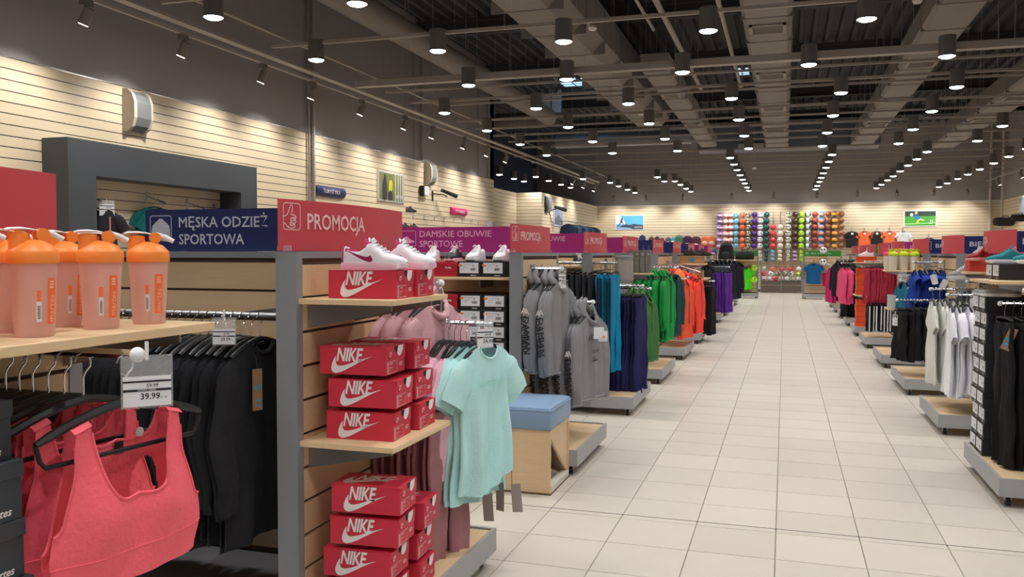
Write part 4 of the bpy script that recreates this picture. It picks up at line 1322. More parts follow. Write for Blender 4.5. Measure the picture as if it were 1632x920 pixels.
def shaker(lidm, bodym=FROST, detail=True, spoutm=WHITE, lab_=LABO):
    t = thing('shaker_bottle', 'x', 'bottle')
    MB().lathe([(.0, .004), (.036, 0), (.0385, .004), (.047, .162), (.0455, .162), (.037, .006), (.0, .008)], 28, cap=False).build('cup', bodym, t, True)
    MB().lathe([(.0495, .156), (.0505, .158), (.0505, .180), (.048, .184), (.036, .197), (.020, .206), (.0, .208)], 28, cap=False).build('lid', lidm, t, True)
    MB().lathe([(.021, .185), (.020, .222), (.0, .223)], 18, (-.026, 0, 0), cap=False).build('spout', lidm, t, True)
    st = MB()
    st.tube([(-.055, 0, .227), (-.046, 0, .229), (-.026, 0, .230), (-.005, 0, .229), (.016, 0, .224)], [.013, .021, .023, .013, .009], 12, True, .16)
    st.tube([(.018, 0, .226), (.04, 0, .219), (.060, 0, .208)], .006, 8)
    st.build('flip_cap', spoutm, t, True)
    MB().cyl((.017, -.016, .217), (.017, .016, .217), .014, 16).build('hinge', lidm, t, True)
    if detail:
        def wrap(a0, r_):
            return lambda a, b_: ((r_ + (b_ - .01) * .05) * sin(a0 + a / .043), -(r_ + (b_ - .01) * .05) * cos(a0 + a / .043), b_)
        w0 = wrap(.62, .0395)
        MB().sheet(lambda u, v: w0(-.011 + .022 * u, .028 + .098 * v), 8, 1).build('brand_label', lab_, t, True)
        w1 = wrap(.62, .0399)
        tx_ = text('martes', .020, .004, .15, .058)
        m = MB().art(([(-b_ + .006, a + .032) for a, b_ in tx_[0]], [f[::-1] for f in tx_[1]]), w1)
        for k in range(3): m.art(poly([(-.006, .104 + k * .006), (.004, .104 + k * .006), (.004, .108 + k * .006), (-.006, .108 + k * .006)]), w1)
        m.build('label_lettering', mat('label_pale', (250, 190, 160), .5), t)
        w2 = wrap(-.05, .0395)
        st_ = MB().sheet(lambda u, v: w2(-.005 + .010 * u, .034 + .042 * v), 4, 1).build('barcode_sticker', PAPER, t)
        w3 = wrap(-.05, .0399)
        m = MB()
        for k in range(9): m.art(poly([(-.003, .040 + k * .0032), (.003, .040 + k * .0032), (.003, .0415 + k * .0032), (-.003, .0415 + k * .0032)]), w3)
        m.build('barcode', INK, st_)
        MB().sheet(lambda u, v: w2(-.004 + .008 * u, .078 + .022 * v), 4, 1).build('price_sticker', LABO, t)
        bl = MB()
        for k in range(5):
            a = pi * k / 5
            bl.tube([(.016 * cos(q) * cos(a), .016 * cos(q) * sin(a), .020 + .016 * sin(q)) for q in [2 * pi * i / 14 for i in range(15)]], .0012, 4, False)
        bl.build('mixing_ball', mat('wire_grey', (150, 150, 152), .4), t)
    return t
bot = shaker(LIDO)
BOT = [(-1.535, 1.800, 38, 'rightmost orange-lidded shaker bottle at the shelf end, barcode sticker facing front'),
       (-1.535, 1.640, 46, 'second orange-lidded shaker bottle from the right in the front row'),
       (-1.525, 1.440, 62, 'third orange-lidded shaker bottle in the front row, large and label turned away'),
       (-1.550, 1.315, 60, 'orange-lidded shaker bottle in the front row cut by the left picture edge'),
       (-1.665, 1.660, 66, 'orange-lidded shaker bottle in back row between second and third front ones'),
       (-1.68, 1.800, 30, 'orange-lidded shaker bottle in back row hidden behind the rightmost one'),
       (-1.66, 1.500, 70, 'orange-lidded shaker bottle in back row behind the large third one'),
       (-1.67, 1.370, 64, 'orange-lidded shaker bottle in back row at the left edge')]
for k, (x, y, a, lb) in enumerate(BOT):
    if k == 0:
        bot.location = (x, y, 1.42); bot.rotation_euler = (0, 0, R(a)); bot['label'] = lb; bot['group'] = 'shaker bottles on the near left shelf'
    else:
        dup(bot, (x, y, 1.42), R(a), lb, 'shaker bottles on the near left shelf')

shelf(-1, .85, 1.36, .835, .41, 'low wooden shelf under the dark shoeboxes at the left edge')
DARKBOX = mat('box_slate', (52, 58, 64), .5, var=.03)
def martes_box():
    t = thing('shoebox', 'x', 'shoebox')
    MB().rbox(-.335, 0, -.22, 0, 0, .085, .002).build('carton', DARKBOX, t)
    MB().rbox(-.338, .003, -.223, .003, .083, .118, .002).build('lid', DARKBOX, t)
    MB().art(mv(text('martes', .022, .02, .25), -.088, .012), lambda a, b_: (.0012, a, b_)).build('lettering', PRINT, t)
    return t
mbx = martes_box()
for k in range(4):
    p = (-1.445 + (.012, .002, .004, -.012)[k], 1.335 - (.0, .008, .012, .02)[k], .835 + .118 * k + .0005 * k)
    lb = ['dark slate shoebox with orange and silver stickers, lowest at left edge', 'dark slate shoebox second from the bottom at left edge', 'dark slate shoebox third from the bottom at left edge', 'dark slate shoebox topmost of the stack at left edge'][k]
    if k == 0:
        o = mbx; o.location = p; o['label'] = lb; o['group'] = 'dark shoeboxes at the left edge'
    else:
        o = dup(mbx, p, R((0, 1, -2, 2)[k]), lb, 'dark shoeboxes at the left edge')
    if k == 0:
        hx_ = [(-.022, 0), (-.018, .008), (.018, .008), (.022, 0), (.018, -.008), (-.018, -.008)]
        first_box = o
STK = first_box
for z, m_, tx_ in ((.085, mat('sticker_silver', (206, 208, 212), .4), '129,99'), (.058, mat('sticker_orange', (240, 140, 50), .5), '69,99')):
    s_ = MB().art(poly([(a - .030, b_ + z) for a, b_ in [(-.022, 0), (-.018, .008), (.018, .008), (.022, 0), (.018, -.008), (-.018, -.008)]]), lambda a, b_: (.0045, a, b_)).build('price_sticker', m_, STK)
    MB().art(mv(text(tx_, .010), -.044, z - .004), lambda a, b_: (.005, a, b_)).build('sticker_print', INK, s_)
MB().art(poly([(-.20, .02), (-.065, .02), (-.065, .085), (-.20, .085)]), lambda a, b_: (.0045, a, b_)).build('size_label', PAPER, STK)

# sports bras
BRA = fab('coral_pink', (252, 104, 120), .04, .75)
BRADARK = fab('brown_black', (58, 40, 38), .1)
rail_arm(-1, 1.55, 0, .465, 1.375, 'flat grey display arm carrying coral sports bras under the bottle shelf', notch=False)
def bra(m, mark=True):
    t = thing('sports_bra', 'x', 'sports bra')
    zs = -HK - .018
    W = .185
    # columns: strap tops, deep U neck, cut-away armholes
    def top(neck, arm):
        def f(u):
            a = abs(u)
            if a < .58:
                k = a / .58
                return -neck * (1 - k ** 3.2) ** (1 / 1.6) - .022 * k
            if a < .82:
                return -.022 - .05 * (a - .58)
            k = (a - .82) / .18
            return -.034 - arm * (1 - (1 - k) ** 3.0) ** (1 / 1.7)
        return f
    us = sorted(set([-1 + i / 24 for i in range(49)] + [s * q for s in (-1, 1) for q in (.50, .55, .565, .577, .582, .822, .828, .84, .86, .9, .98, .992)]))
    zt = {-1: top(.185, .20), 1: top(.075, .24)}
    L = .365
    hw = interp([(0, .180), (.3, .170), (.55, .188), (.8, .198), (1, .180)])
    def pt(u, z, side):
        v = min(1, max(0, (zs - z) / L))
        w = hw(v)
        y = side * (.012 + .032 * (1 - abs(u) ** 2.2) * (.25 + .75 * min(1, v * 1.6)) + (.020 * math.exp(-((abs(u) - .45) / .3) ** 2 - ((v - .62) / .22) ** 2) if side < 0 else 0))
        x = u * w * (1 - .10 * max(0, .35 - v))
        return (x, y + .003 * sin(9 * u + 4 * v), z)
    us0 = us
    for side, nm in ((-1, 'front_panel'), (1, 'back_panel')):
        nv = 18 if side < 0 else 44
        us = us0 if side < 0 else sorted(set(us0 + [-1 + i / 50 for i in range(101)]))
        mb = MB()
        zb = zs - L + .062
        vs = [pt(u, zs + zt[side](u) + (zb - zs - zt[side](u)) * j / nv, side) for j in range(nv + 1) for u in us]
        w = len(us)
        fs = [((j * w + i, j * w + i + 1, (j + 1) * w + i + 1, (j + 1) * w + i)[::1 if side < 0 else -1]) for j in range(nv) for i in range(w - 1)]
        # racer back: leave the shoulder-blade openings out
        if side > 0:
            keep = []
            for f in fs:
                cx = sum(vs[i][0] for i in f) / 4 / .18; cz = zs - sum(vs[i][2] for i in f) / 4
                hole = ((abs(cx) - .42) / .22) ** 2 + ((cz - .21) / .085) ** 2 < 1
                if not hole: keep.append(f)
            fs = keep
        o = mb.add(vs, fs).build(nm, m, t, True, sharp=70)
        edge = [pt(u, zs + zt[side](u), side) for u in us]
        tr_ = MB()
        tr_.tube([p for p, u in zip(edge, us) if abs(u) <= .581], .0038, 6)
        for s in (-1, 1):
            tr_.tube([p for p, u in zip(edge, us) if s * u >= .822], .0032, 6)
        tr_.build('edge_binding', m, o, True)
    us = us0; w = len(us)
    # straps joined over the hanger
    for s in (-1, 1):
        MB().sheet(lambda u, v, s=s: ((s * (.58 + .24 * u)) * .174, pt(.5, zs, -1)[1] + v * (pt(.5, zs, 1)[1] - pt(.5, zs, -1)[1]), zs - .021 - .012 * u + .010 * sin(pi * v)), 4, 6).build('strap', m, t, True)
    bd = MB()
    for side in (-1, 1):
        bd.add([pt(u, zs - L + .064 - .064 * j / 4, side) for j in range(5) for u in us], [((j * w + i, j * w + i + 1, (j + 1) * w + i + 1, (j + 1) * w + i)[::1 if side < 0 else -1]) for j in range(4) for i in range(w - 1)])
    o = bd.build('hem_band', m, t, True, sharp=70)
    MB().tube([pt(u, zs - L + .0635, -1) for u in us], .0016, 5).build('seam', m, o)
    if mark:
        MB().art(mv(text('martes', .016, .004, .35), .098, zs - .255), lambda a, b_: (a, pt(a / .185, b_, -1)[1] - .002, b_)).build('lettering', mat('logo_grey', (196, 92, 104), .5), t)
        c = (.055, pt(.2, zs - .07, 1)[1] - .006, zs - .066)
        MB().cyl(c, (c[0], c[1] - .003, c[2]), .011, 16).build('security_disc', mat('disc_white', (226, 214, 212), .5), t)
        MB().box(-.010, .010, pt(0, zs - .09, 1)[1] - .012, pt(0, zs - .09, 1)[1] - .008, zs - .105, zs - .078).build('size_tab', BLACKP, t)
    make_hanger(t, .215, BLACKP, True, .055)
    return t
b1 = bra(BRA)
b1.location = (-1.385, 1.545, 1.375); b1.rotation_euler = (0, 0, R(82)); b1['label'] = 'coral sports bra facing the aisle, foremost under the price card'; b1['group'] = 'sports bras on the display arm'
b2 = bra(BRA, False); b2.location = (-1.50, 1.545, 1.375); b2.rotation_euler = (0, 0, R(86)); b2['label'] = 'second coral sports bra right behind the foremost one'; b2['group'] = 'sports bras on the display arm'
for k, x in enumerate((-1.555, -1.60, -1.645, -1.685)):
    dup(b2, (x, 1.545, 1.375), R(87 + k), f'{ow(k + 2)} coral sports bra back along the display arm', 'sports bras on the display arm')
b3 = bra(BRADARK, False)
for k, x in enumerate((-1.725, -1.765, -1.795)):
    lb = f'dark brown sports bra, {ow(k)} behind the coral ones on the display arm'
    if k == 0: b3.location = (x, 1.545, 1.375); b3.rotation_euler = (0, 0, R(88)); b3['label'] = lb; b3['group'] = 'sports bras on the display arm'
    else: dup(b3, (x, 1.545, 1.375), R(90), lb, 'sports bras on the display arm')
price_tag((-1.33, 1.55, 1.375), R(45), 'white price card reading 39.99 above the coral sports bra', '59.99', '39.99', .098, .066)

# ------------------------------------------------------------------ gondola 1: black jackets on the near side of the spine
cross_rail(-3.7, -1.93, 3.02, 1.345, 3.49, 'grey rail under the blue header sign, full of black jackets')
BLK = fab('black', (28, 29, 34), .15)
NAVYT = fab('dusk_navy', (44, 46, 84), .1)
j1 = shirt('jacket', 'jacket', BLK, 'long', W=.205, L=.80, T=.016, seed=4, fold=.010, df=.05, nw=.34)
w_ = 'the rail under the blue sign'
place_row(j1, line((-2.03, 3.02, 1.357), (-2.98, 3.02, 1.357), 24), R(90), lambda i: ('black long-sleeved top hanging at the right end of the rail by the grey post' if i == 0 else f'black long-sleeved top, {ow(i)} from the right on {w_}'), 'black tops under the blue sign', .03)
j1['label'] = 'black long-sleeved top with brown swing tag, rightmost under the blue sign'
t = thing('swing_tag', 'brown swing tag with blue print on the rightmost black top', 'tag', (-1.985, 2.93, 1.08), R(70))
MB().box(-.022, .022, -.002, .002, -.105, .06).build('tag_card', mat('kraft', (150, 118, 92), .7), t)
MB().art(mv(text('4F', .04, .01), -.018, -.03), lambda a, b_: (a, -.0028, b_)).art(mv(text('Z', .04, .01), -.012, -.09), lambda a, b_: (a, -.0028, b_)).build('tag_print', mat('tag_blue', (60, 160, 190), .6), t)
MB().tube([(0, 0, .06), (.01, .02, .10), (0, .04, .13)], .0012, 5).build('cord', BLACKP, t)
n1 = shirt('jacket', 'jacket', NAVYT, 'long', W=.20, L=.72, T=.016, seed=9)
place_row(n1, line((-3.08, 3.02, 1.357), (-3.5, 3.02, 1.357), 9), R(90), lambda i: f'dark navy top, {ow(i)} from right behind the black ones on the near left rail', 'navy tops behind the bottles', .03)
price_tag((-2.10, 2.88, 1.345), R(20), 'small white price card reading 29.99 at the end of the black tops', '49.99', '29.99', .085, .06)

# gondola 1 end: shelves, red boxes, white shoes
shelf(-1, 2.965, 3.52, 1.42, .41, 'upper wooden shelf with two red shoeboxes and white shoes')
shelf(-1, 2.965, 3.55, .855, .41, 'lower wooden shelf with six stacked red shoeboxes')
rb = red_box()
RB = [((-1.585, 3.135, 1.42), 3, .86, 'red shoebox at the front of the upper shelf, carrying a white shoe'),
      ((-1.580, 3.330, 1.42), 2, .86, 'red shoebox behind another on the upper shelf'),
      ((-1.610, 3.155, .855), 3, 1, 'bottom red shoebox of the front stack on the lower shelf'),
      ((-1.598, 3.150, .9855), 4, 1, 'middle red shoebox of the front stack on the lower shelf'),
      ((-1.632, 3.145, 1.116), 2, 1, 'top red shoebox of the front stack on the lower shelf'),
      ((-1.60, 3.390, .855), 2, 1, 'bottom red shoebox of the back stack on the lower shelf'),
      ((-1.61, 3.385, .9855), 1, 1, 'middle red shoebox of the back stack on the lower shelf'),
      ((-1.615, 3.370, 1.116), 3, 1, 'top red shoebox of the back stack on the lower shelf'),
      ((-1.605, 3.120, .179), 3, 1, 'lowest red shoebox of the front stack on the tray, cut by the frame'),
      ((-1.605, 3.118, .3095), 2, 1, 'red shoebox second from the bottom of the front tray stack'),
      ((-1.580, 3.125, .440), 4, 1, 'red shoebox third from the bottom of the front tray stack'),
      ((-1.570, 3.120, .5705), 5, 1, 'topmost red shoebox of the front tray stack, print on its lid showing'),
      ((-1.590, 3.365, .179), 4, 1, 'bottom red shoebox of the back tray stack'),
      ((-1.600, 3.365, .3095), 3, 1, 'middle red shoebox of the back tray stack'),
      ((-1.575, 3.360, .440), 6, 1, 'top red shoebox of the back tray stack with raised flap')]
for k, (p, a, s, lb) in enumerate(RB):
    if k == 0:
        o = rb; o.location = p; o.rotation_euler = (0, 0, R(a)); o['label'] = lb; o['group'] = 'red shoeboxes on the promotion gondola'
    else:
        o = dup(rb, p, R(a), lb, 'red shoeboxes on the promotion gondola')
    if s != 1: o.scale = (s, .96, s)
UPW = mat('shoe_white', (238, 234, 240), .45, var=.02)
SOLEP = mat('sole_pink', (240, 200, 214), .5)
BERRY = mat('berry', (150, 20, 80), .5)
s1 = sneaker('sneaker', UPW, SOLEP, BERRY, mat('lining_berry', (176, 40, 96), .8), tickm=BERRY, L=.275)
tag(s1, 'white sneaker with berry tick, front one on the red shoebox', 'shoe', 'white sneakers on the upper shelf')
s1.location = (-1.690, 3.10, 1.532); s1.rotation_euler = (0, 0, R(1))
dup(s1, (-1.650, 3.30, 1.532), R(0), 'white sneaker with berry tick, behind the front one on red boxes')

# pink hoodies and T-shirts behind the boxes
rail_arm(-1, 3.86, 0, .24, 1.455, 'two-tier chrome rail with pink hoodies and mint T-shirts', (.24, 1.265, .50))
DUSTY = fab('dusty_pink', (222, 176, 184), .08)
h1 = shirt('hoodie', 'hoodie', DUSTY, 'hoodie', W=.215, L=.60, T=.030, seed=21, fold=.010, hood=1.0, df=.05)
place_row(h1, line((-1.605, 3.86, 1.467), (-1.79, 3.86, 1.467), 5), R(84), lambda i: f'dusty pink hoodie, {ow(i)} from the aisle behind the red boxes', 'dusty pink hoodies', .08)
DUSTYD = fab('dusty_mauve', (176, 126, 132), .08)
h2 = trousers('tracksuit_trousers', 'trousers', DUSTYD, W=.17, L=.80, T=.022, seed=5)
rail_arm(-1, 3.74, 0, .34, 1.02, 'lower chrome arm with mauve trousers behind the lower shelf')
place_row(h2, line((-1.50, 3.74, 1.032), (-1.78, 3.74, 1.032), 8), R(82), lambda i: f'mauve tracksuit trousers, {ow(i)} from the aisle behind the red boxes', 'mauve trousers', .05)
MINT = fab('mint', (192, 240, 238), .04)
PINKT = fab('pale_pink', (240, 196, 214), .05)
m1 = shirt('t_shirt', 'T-shirt', MINT, 'tee', W=.165, Wc=.175, Wh=.185, L=.70, T=.028, seed=31, fold=.015, df=.062, nw=.42, rise=.09)
pr_ = MB()
pr_.art(mv(text('summer', .055, .003, .1), -.09, -.30), lambda a, b_: (a, -.042, b_)).build('chest_print', mat('mint_print', (170, 226, 214), .4), m1)
m1.location = (-1.345, 3.84, 1.277); m1.rotation_euler = (0, 0, R(68)); m1['label'] = 'mint green T-shirt facing the aisle, foremost beside the blue bench'; m1['group'] = 'mint T-shirts'
m2 = shirt('t_shirt', 'T-shirt', MINT, 'tee', W=.175, Wc=.185, Wh=.20, L=.74, T=.024, seed=37, fold=.014, sl=1.1)
for k, (x, a) in enumerate(((-1.40, 72), (-1.45, 78))):
    lb = ['second mint green T-shirt right behind the foremost one', 'third mint green T-shirt, next to the pale pink ones'][k]
    if k == 0: m2.location = (x, 3.855, 1.277); m2.rotation_euler = (0, 0, R(a)); m2['label'] = lb; m2['group'] = 'mint T-shirts'
    else: dup(m2, (x, 3.86, 1.277), R(a), lb)
m3 = shirt('t_shirt', 'T-shirt', PINKT, 'tee', W=.185, L=.62, T=.018, seed=41)
place_row(m3, line((-1.48, 3.86, 1.277), (-1.575, 3.86, 1.277), 4), R(88), lambda i: f'pale pink T-shirt, {ow(i)} behind the mint ones', 'pale pink T-shirts', .04)
price_tag((-1.335, 3.80, 1.29), R(35), 'white price card hanging over the mint T-shirts', '49.99', '24.99', .075, .085)
for k, (x, y, z, a) in enumerate(((-1.37, 3.93, .43, 20), (-1.33, 3.99, .47, -15), (-1.25, 4.02, .46, 30))):
    t = thing('swing_tag', ['grey-brown swing tag dangling left under the mint T-shirts', 'grey-brown swing tag dangling in the middle under the mint T-shirts', 'grey-brown swing tag dangling rightmost under the mint T-shirts'][k], 'tag', (x, y, z), R(a), 'swing tags under the mint T-shirts')
    MB().sheet(lambda u, v: (-.025 + .05 * u + .01 * v, .008 * sin(3 * v + u), -.14 * v), 3, 5).build('tag_card', mat('taupe_card', (150, 138, 132), .6), t, True)
    MB().tube([(-.02, .0, 0), (-.02, .01, .12)], .0015, 5).build('cord', BLACKP, t)

# ------------------------------------------------------------------ blue bench
t = thing('shoe_bench', 'wooden fitting bench with light blue padded seat beside grey hoodies', 'bench', (-1.455, 5.44, 0))
bw, bl, bh = .46, .52, .43
MB().box(-bw, 0, 0, .02, .012, bh).build('front_panel', WOOD, t)
MB().box(-bw, 0, bl - .02, bl, .012, bh).build('rear_panel', WOOD, t)
MB().box(-bw, -bw + .02, .02, bl - .02, .012, bh).build('side_panel', WOOD, t)
MB().box(-bw + .02, 0, .02, bl - .02, bh - .03, bh).build('top_board', WOOD, t)
MB().box(-bw + .02, .004, .02, bl - .02, .012, .05).build('bottom_board', mat('laminate_pale', (212, 208, 200), .4), t)
MB().prism([(.02, bh - .03), (bl - .02, bh - .03), (bl - .02, .05)], lambda a, b_, d: (-.03 + d, a, b_), .018).build('diagonal_panel', WOOD, t)
MB().add([(-.05, .02, .05), (-.05, bl - .02, .05), (-.22, bl - .02, bh - .03), (-.22, .02, bh - .03)], [(0, 1, 2, 3)]).build('mirror', mat('mirror', (210, 214, 218), .03, 1.0), t)
MB().box(-bw - .005, .005, -.004, bl, 0, .012).build('plinth', mat('plinth_brown', (110, 84, 60), .6), t)
BLUEV = mat('bench_vinyl', (132, 160, 190), .42, var=.03, scale=4, bump=.06, bscale=30)
cu = MB().rbox(-bw - .02, .012, -.02, bl + .015, bh, bh + .155, .022).build('seat_pad', BLUEV, t, True)
MB().tube([(-bw - .015, -.021, bh + .132), (.013, -.021, bh + .132), (.013, bl + .01, bh + .132)], .004, 6).build('piping', BLUEV, cu, True)

# ------------------------------------------------------------------ gondola 2: dark boxes with labels, grey hoodies
YB = 6.12
for z, d in ((1.42, .36), (.70, .36)):
    t = thing('wall_shelf', 'wooden shelf under the ' + ('top row of black shoeboxes and shoes' if z > 1 else 'stack of black labelled shoeboxes'), 'shelf', (-3.2, YB - .01, z - .022))
    MB().rbox(0, 1.28, 0, .33, 0, .022, .002).build('shelf_board', SHELFWOOD, t)
    for x in (.2, 1.0): MB().box(x, x + .008, .02, .33, -.06, 0).build('bracket', STEEL, t)
bb = black_box(.186, .31, .117)
k_ = 0
for r_, z in enumerate((1.42, 1.170, 1.053, .936, .819, .702)):
    for c_, x in enumerate((-2.075, -2.268)):
        p = (x - (.0 if r_ else .01), YB + .004 * (c_ + r_ % 2), z)
        lb = f'black shoebox with white label, {["right", "left"][c_]} column, ' + ('under the white shoes on the top shelf' if r_ == 0 else f'{ow(r_ - 1)} row below the top shelf')
        if k_ == 0: bb.location = p; bb['label'] = lb; bb['group'] = 'black labelled shoeboxes under the magenta sign'
        else: dup(bb, p, None, lb)
        k_ += 1
BOXR2 = mat('box_red2', (190, 34, 52), .5)
pb = plain_box(BOXR2, .19, .31, .112)
MB().art(mv(text('PUMA', .022, .02, fitw=.05), 0, .06), lambda a, b_: (a, -.1595, b_)).build('lettering', PRINT, pb)
k_ = 0
for r_, z in enumerate((1.42, 1.170, 1.058, .946, .834, .722)):
    p = (-2.47, YB + .155, z if r_ else 1.42); lb = 'red shoebox with white lettering left of black ones, ' + ('top shelf' if r_ == 0 else f'{ow(r_ - 1)} row below the top shelf')
    if r_ == 0: pb.location = p; pb['label'] = lb; pb['group'] = 'red shoeboxes left of the black ones'
    else: dup(pb, p, None, lb)
MB_ = mat('sole_white', (230, 228, 228), .5)
sw = sneaker('sneaker', UPW, MB_, None, None, L=.28)
for k, (x, y, a) in enumerate(((-2.07, 6.42, -88), (-2.275, 6.42, -92), (-2.66, 6.40, -80))):
    lb = ['white sneaker on the right black shoebox under the magenta sign', 'white sneaker on the left black shoebox under the magenta sign', 'white sneaker at the left end of the shelf under the magenta sign'][k]
    p = (x, y, 1.538 if k < 2 else 1.533)
    if k == 0: sw.location = p; sw.rotation_euler = (0, 0, R(a)); tag(sw, lb, 'shoe', 'white sneakers under the magenta sign')
    else: dup(sw, p, R(a), lb)
dup(pb, (-2.66, YB + .155, 1.42), None, 'red shoebox under the leftmost white sneaker')
sb = sneaker('sneaker', mat('shoe_black', (44, 44, 48), .6), SOLEP, mat('coral_trim', (226, 70, 90), .5), mat('coral_lining', (226, 70, 90), .7), L=.27)
sb.location = (-2.47, 6.41, 1.533); sb.rotation_euler = (0, 0, R(-86)); tag(sb, 'black sneaker with coral trim on the red shoebox', 'shoe')

GRH = fab('grey_marl', (136, 137, 141), .10)
rail_arm(-1, 6.22, 0, .24, 1.485, 'upper chrome rail with grey hoodies over the bench')
rail_arm(-1, 6.50, 0, .42, 1.225, 'lower chrome rail with grey hoodies beside the bench')
g1 = shirt('hoodie', 'hoodie', GRH, 'hoodie', W=.22, L=.66, T=.034, seed=51, fold=.014, hood=1.0, df=.05)
g2 = shirt('hoodie', 'hoodie', GRH, 'hoodie', W=.22, L=.64, T=.030, seed=53, fold=.012, hood=1.2, df=.05)
BL_ = mat('print_black', (40, 40, 44), .7)
def sleeve_print(root, z0=-.30):
    tx_ = text('DAMIAN', .062, .012, 0, .34)
    g = lambda a, b_: (.272 - (a * .055), -.018 + b_ - .012, z0 - a)
    sl_ = [c for c in kids(root) if c.name.startswith('sleeve')]
    MB().art(tx_, lambda a, b_: (-.352 + a * .09, .022 - b_ * .9, z0 - .06 - a * .8)).build('sleeve_print', BL_, root)
    MB().art(mv(text('A', .06, .012), 0, 0), lambda a, b_: (-.353, .02 - a, z0 - .04 + b_)).build('sleeve_letter', PRINT, root)
sleeve_print(g1)
place_row(g1, [(-1.60, 6.22, 1.497), (-1.655, 6.22, 1.497), (-1.715, 6.22, 1.497), (-1.77, 6.22, 1.497)], R(86), lambda i: f'grey hoodie, {ow(i)} from the aisle on the upper rail over the bench', 'grey hoodies on the upper rail', .06)
fr = [(-1.42, 6.50, 1.237)]
g2.location = fr[0]; g2.rotation_euler = (0, 0, R(77)); g2['label'] = 'grey hoodie with dark arched chest lettering, foremost on the lower rail'; g2['group'] = 'grey hoodies on the lower rail'
arch = text('ARSENAL', .075, .014, 0, .25)
MB().art(arch, lambda a, b_: (a - .125, -.043, b_ - .30 - .5 * (a - .125) ** 2)).art(mv(text('studio', .05, .003, .3), -.06, -.40), lambda a, b_: (a, -.043, b_)).art(mv(text('U.S.A.', .03, .01), -.05, -.45), lambda a, b_: (a, -.043, b_)).art(poly([(-.055, -.465), (.04, -.465), (.04, -.455), (-.055, -.455)]), lambda a, b_: (a, -.043, b_)).build('chest_print', BL_, g2)
g3 = shirt('hoodie', 'hoodie', GRH, 'hoodie', W=.22, L=.64, T=.032, seed=57, fold=.014, hood=1.1, df=.05)
sleeve_print(g3, -.36)
place_row(g3, line((-1.475, 6.50, 1.237), (-1.775, 6.50, 1.237), 7), R(88), lambda i: f'grey hoodie, {ow(i + 1)} from the aisle on the lower rail beside the bench', 'grey hoodies on the lower rail', .06)
t = thing('swing_tag', 'pair of white paper tags on the foremost grey hoodie', 'tag', (-1.33, 6.42, 1.04), R(30))
MB().box(-.05, .03, -.002, 0, -.09, .0).build('tag_card', PAPER, t)
MB().box(-.01, .06, .003, .005, -.11, -.03).build('tag_card', PAPER, t)
MB().cyl((.03, .002, -.075), (.03, -.003, -.075), .01, 10).build('tag_dot', mat('sticker_orange', (240, 140, 50), .5), t)
MB().tube([(0, 0, 0), (-.05, .02, .04)], .0015, 5).build('cord', BLACKP, t)
price_tag((-1.60, 6.44, 1.22), R(10), 'small white price card with orange foot over the lower grey hoodies', '99.99', '59.99', .05, .08)
price_tag((-1.56, 6.16, 1.49), R(5), 'tall white price card beside the upper grey hoodie', '99.99', '79.99', .05, .10)

# ------------------------------------------------------------------ gondola 3: black and turquoise trousers on the near rail, navy on the end
cross_rail(-2.75, -1.58, 8.42, 1.505, 8.88, 'chrome rail with black and turquoise trousers behind the hoodies')
CHAR = fab('charcoal', (44, 44, 50), .12)
TURQ = fab('turquoise', (0, 132, 176), .06)
tb = trousers('trousers', 'trousers', CHAR, W=.15, L=.98, T=.020, seed=61)
place_row(tb, line((-1.80, 8.42, 1.517), (-2.25, 8.42, 1.517), 8), R(80), lambda i: f'charcoal trousers, {ow(i)} from the aisle behind the turquoise ones', 'charcoal trousers', .06)
tt = trousers('trousers', 'trousers', TURQ, W=.15, L=.95, T=.022, seed=63, strip=BLK)
place_row(tt, line((-1.60, 8.42, 1.517), (-1.74, 8.42, 1.517), 4), R(86), lambda i: f'turquoise trousers, {ow(i)} from the aisle between grey hoodies and navy ones', 'turquoise trousers', .05)
shd = sneaker('sneaker', mat('shoe_navyblack', (34, 34, 46), .6), MB_, None, None, L=.28)
t = thing('wall_shelf', 'shelf with two dark sneakers under the second magenta sign', 'shelf', (-2.55, 8.52, 1.455))
MB().rbox(0, .60, 0, .36, 0, .02, .002).build('shelf_board', SHELFWOOD, t)
MB().box(.1, .108, .02, .36, -.06, 0).build('bracket', STEEL, t)
shd.location = (-2.10, 8.84, 1.475); shd.rotation_euler = (0, 0, R(-60)); tag(shd, 'dark sneaker with white sole, right one under the second magenta sign', 'shoe', 'dark sneakers on the shelf')
dup(shd, (-2.33, 8.84, 1.475), R(-80), 'dark sneaker, left one under the second magenta sign')
NAVY = fab('navy', (32, 32, 84), .10)
rail_arm(-1, 8.92, 0, .42, 1.265, 'chrome end rail with navy trousers on the left')
tn = trousers('trousers', 'trousers', NAVY, W=.19, L=.98, T=.026, seed=67, fold=.010)
place_row(tn, line((-1.42, 8.92, 1.277), (-1.74, 8.92, 1.277), 8), R(84), lambda i: f'navy trousers, {ow(i)} from the aisle beside the turquoise ones', 'navy trousers', .06)
OLIVE = fab('leaf_green', (66, 116, 58), .10)
rail_arm(-1, 9.32, 0, .44, 1.22, 'chrome end rail with leaf green jackets behind the navy trousers')
jo = shirt('jacket', 'jacket', OLIVE, 'jacket', W=.21, L=.68, T=.034, seed=69, fold=.014, hood=.9)
place_row(jo, [(-1.40, 9.32, 1.232), (-1.47, 9.32, 1.232), (-1.54, 9.32, 1.232)], R(86), lambda i: f'leaf green hooded jacket, {ow(i)} from the aisle behind the navy trousers', 'leaf green jackets', .08)
t = thing('display_cylinder', 'tall clear plastic cylinder standing behind the navy trousers', 'cylinder', (-1.66, 9.28, 1.30))
MB().lathe([(.10, 0), (.10, .26), (.096, .26), (.096, 0)], 24, cap=False).build('clear_wall', mat('clear_grey', (196, 192, 188), .2, alpha=.55), t, True)
MB().lathe([(.102, .24), (.104, .27), (.098, .275), (.0, .275)], 24, cap=False).build('rim', GREY, t, True)
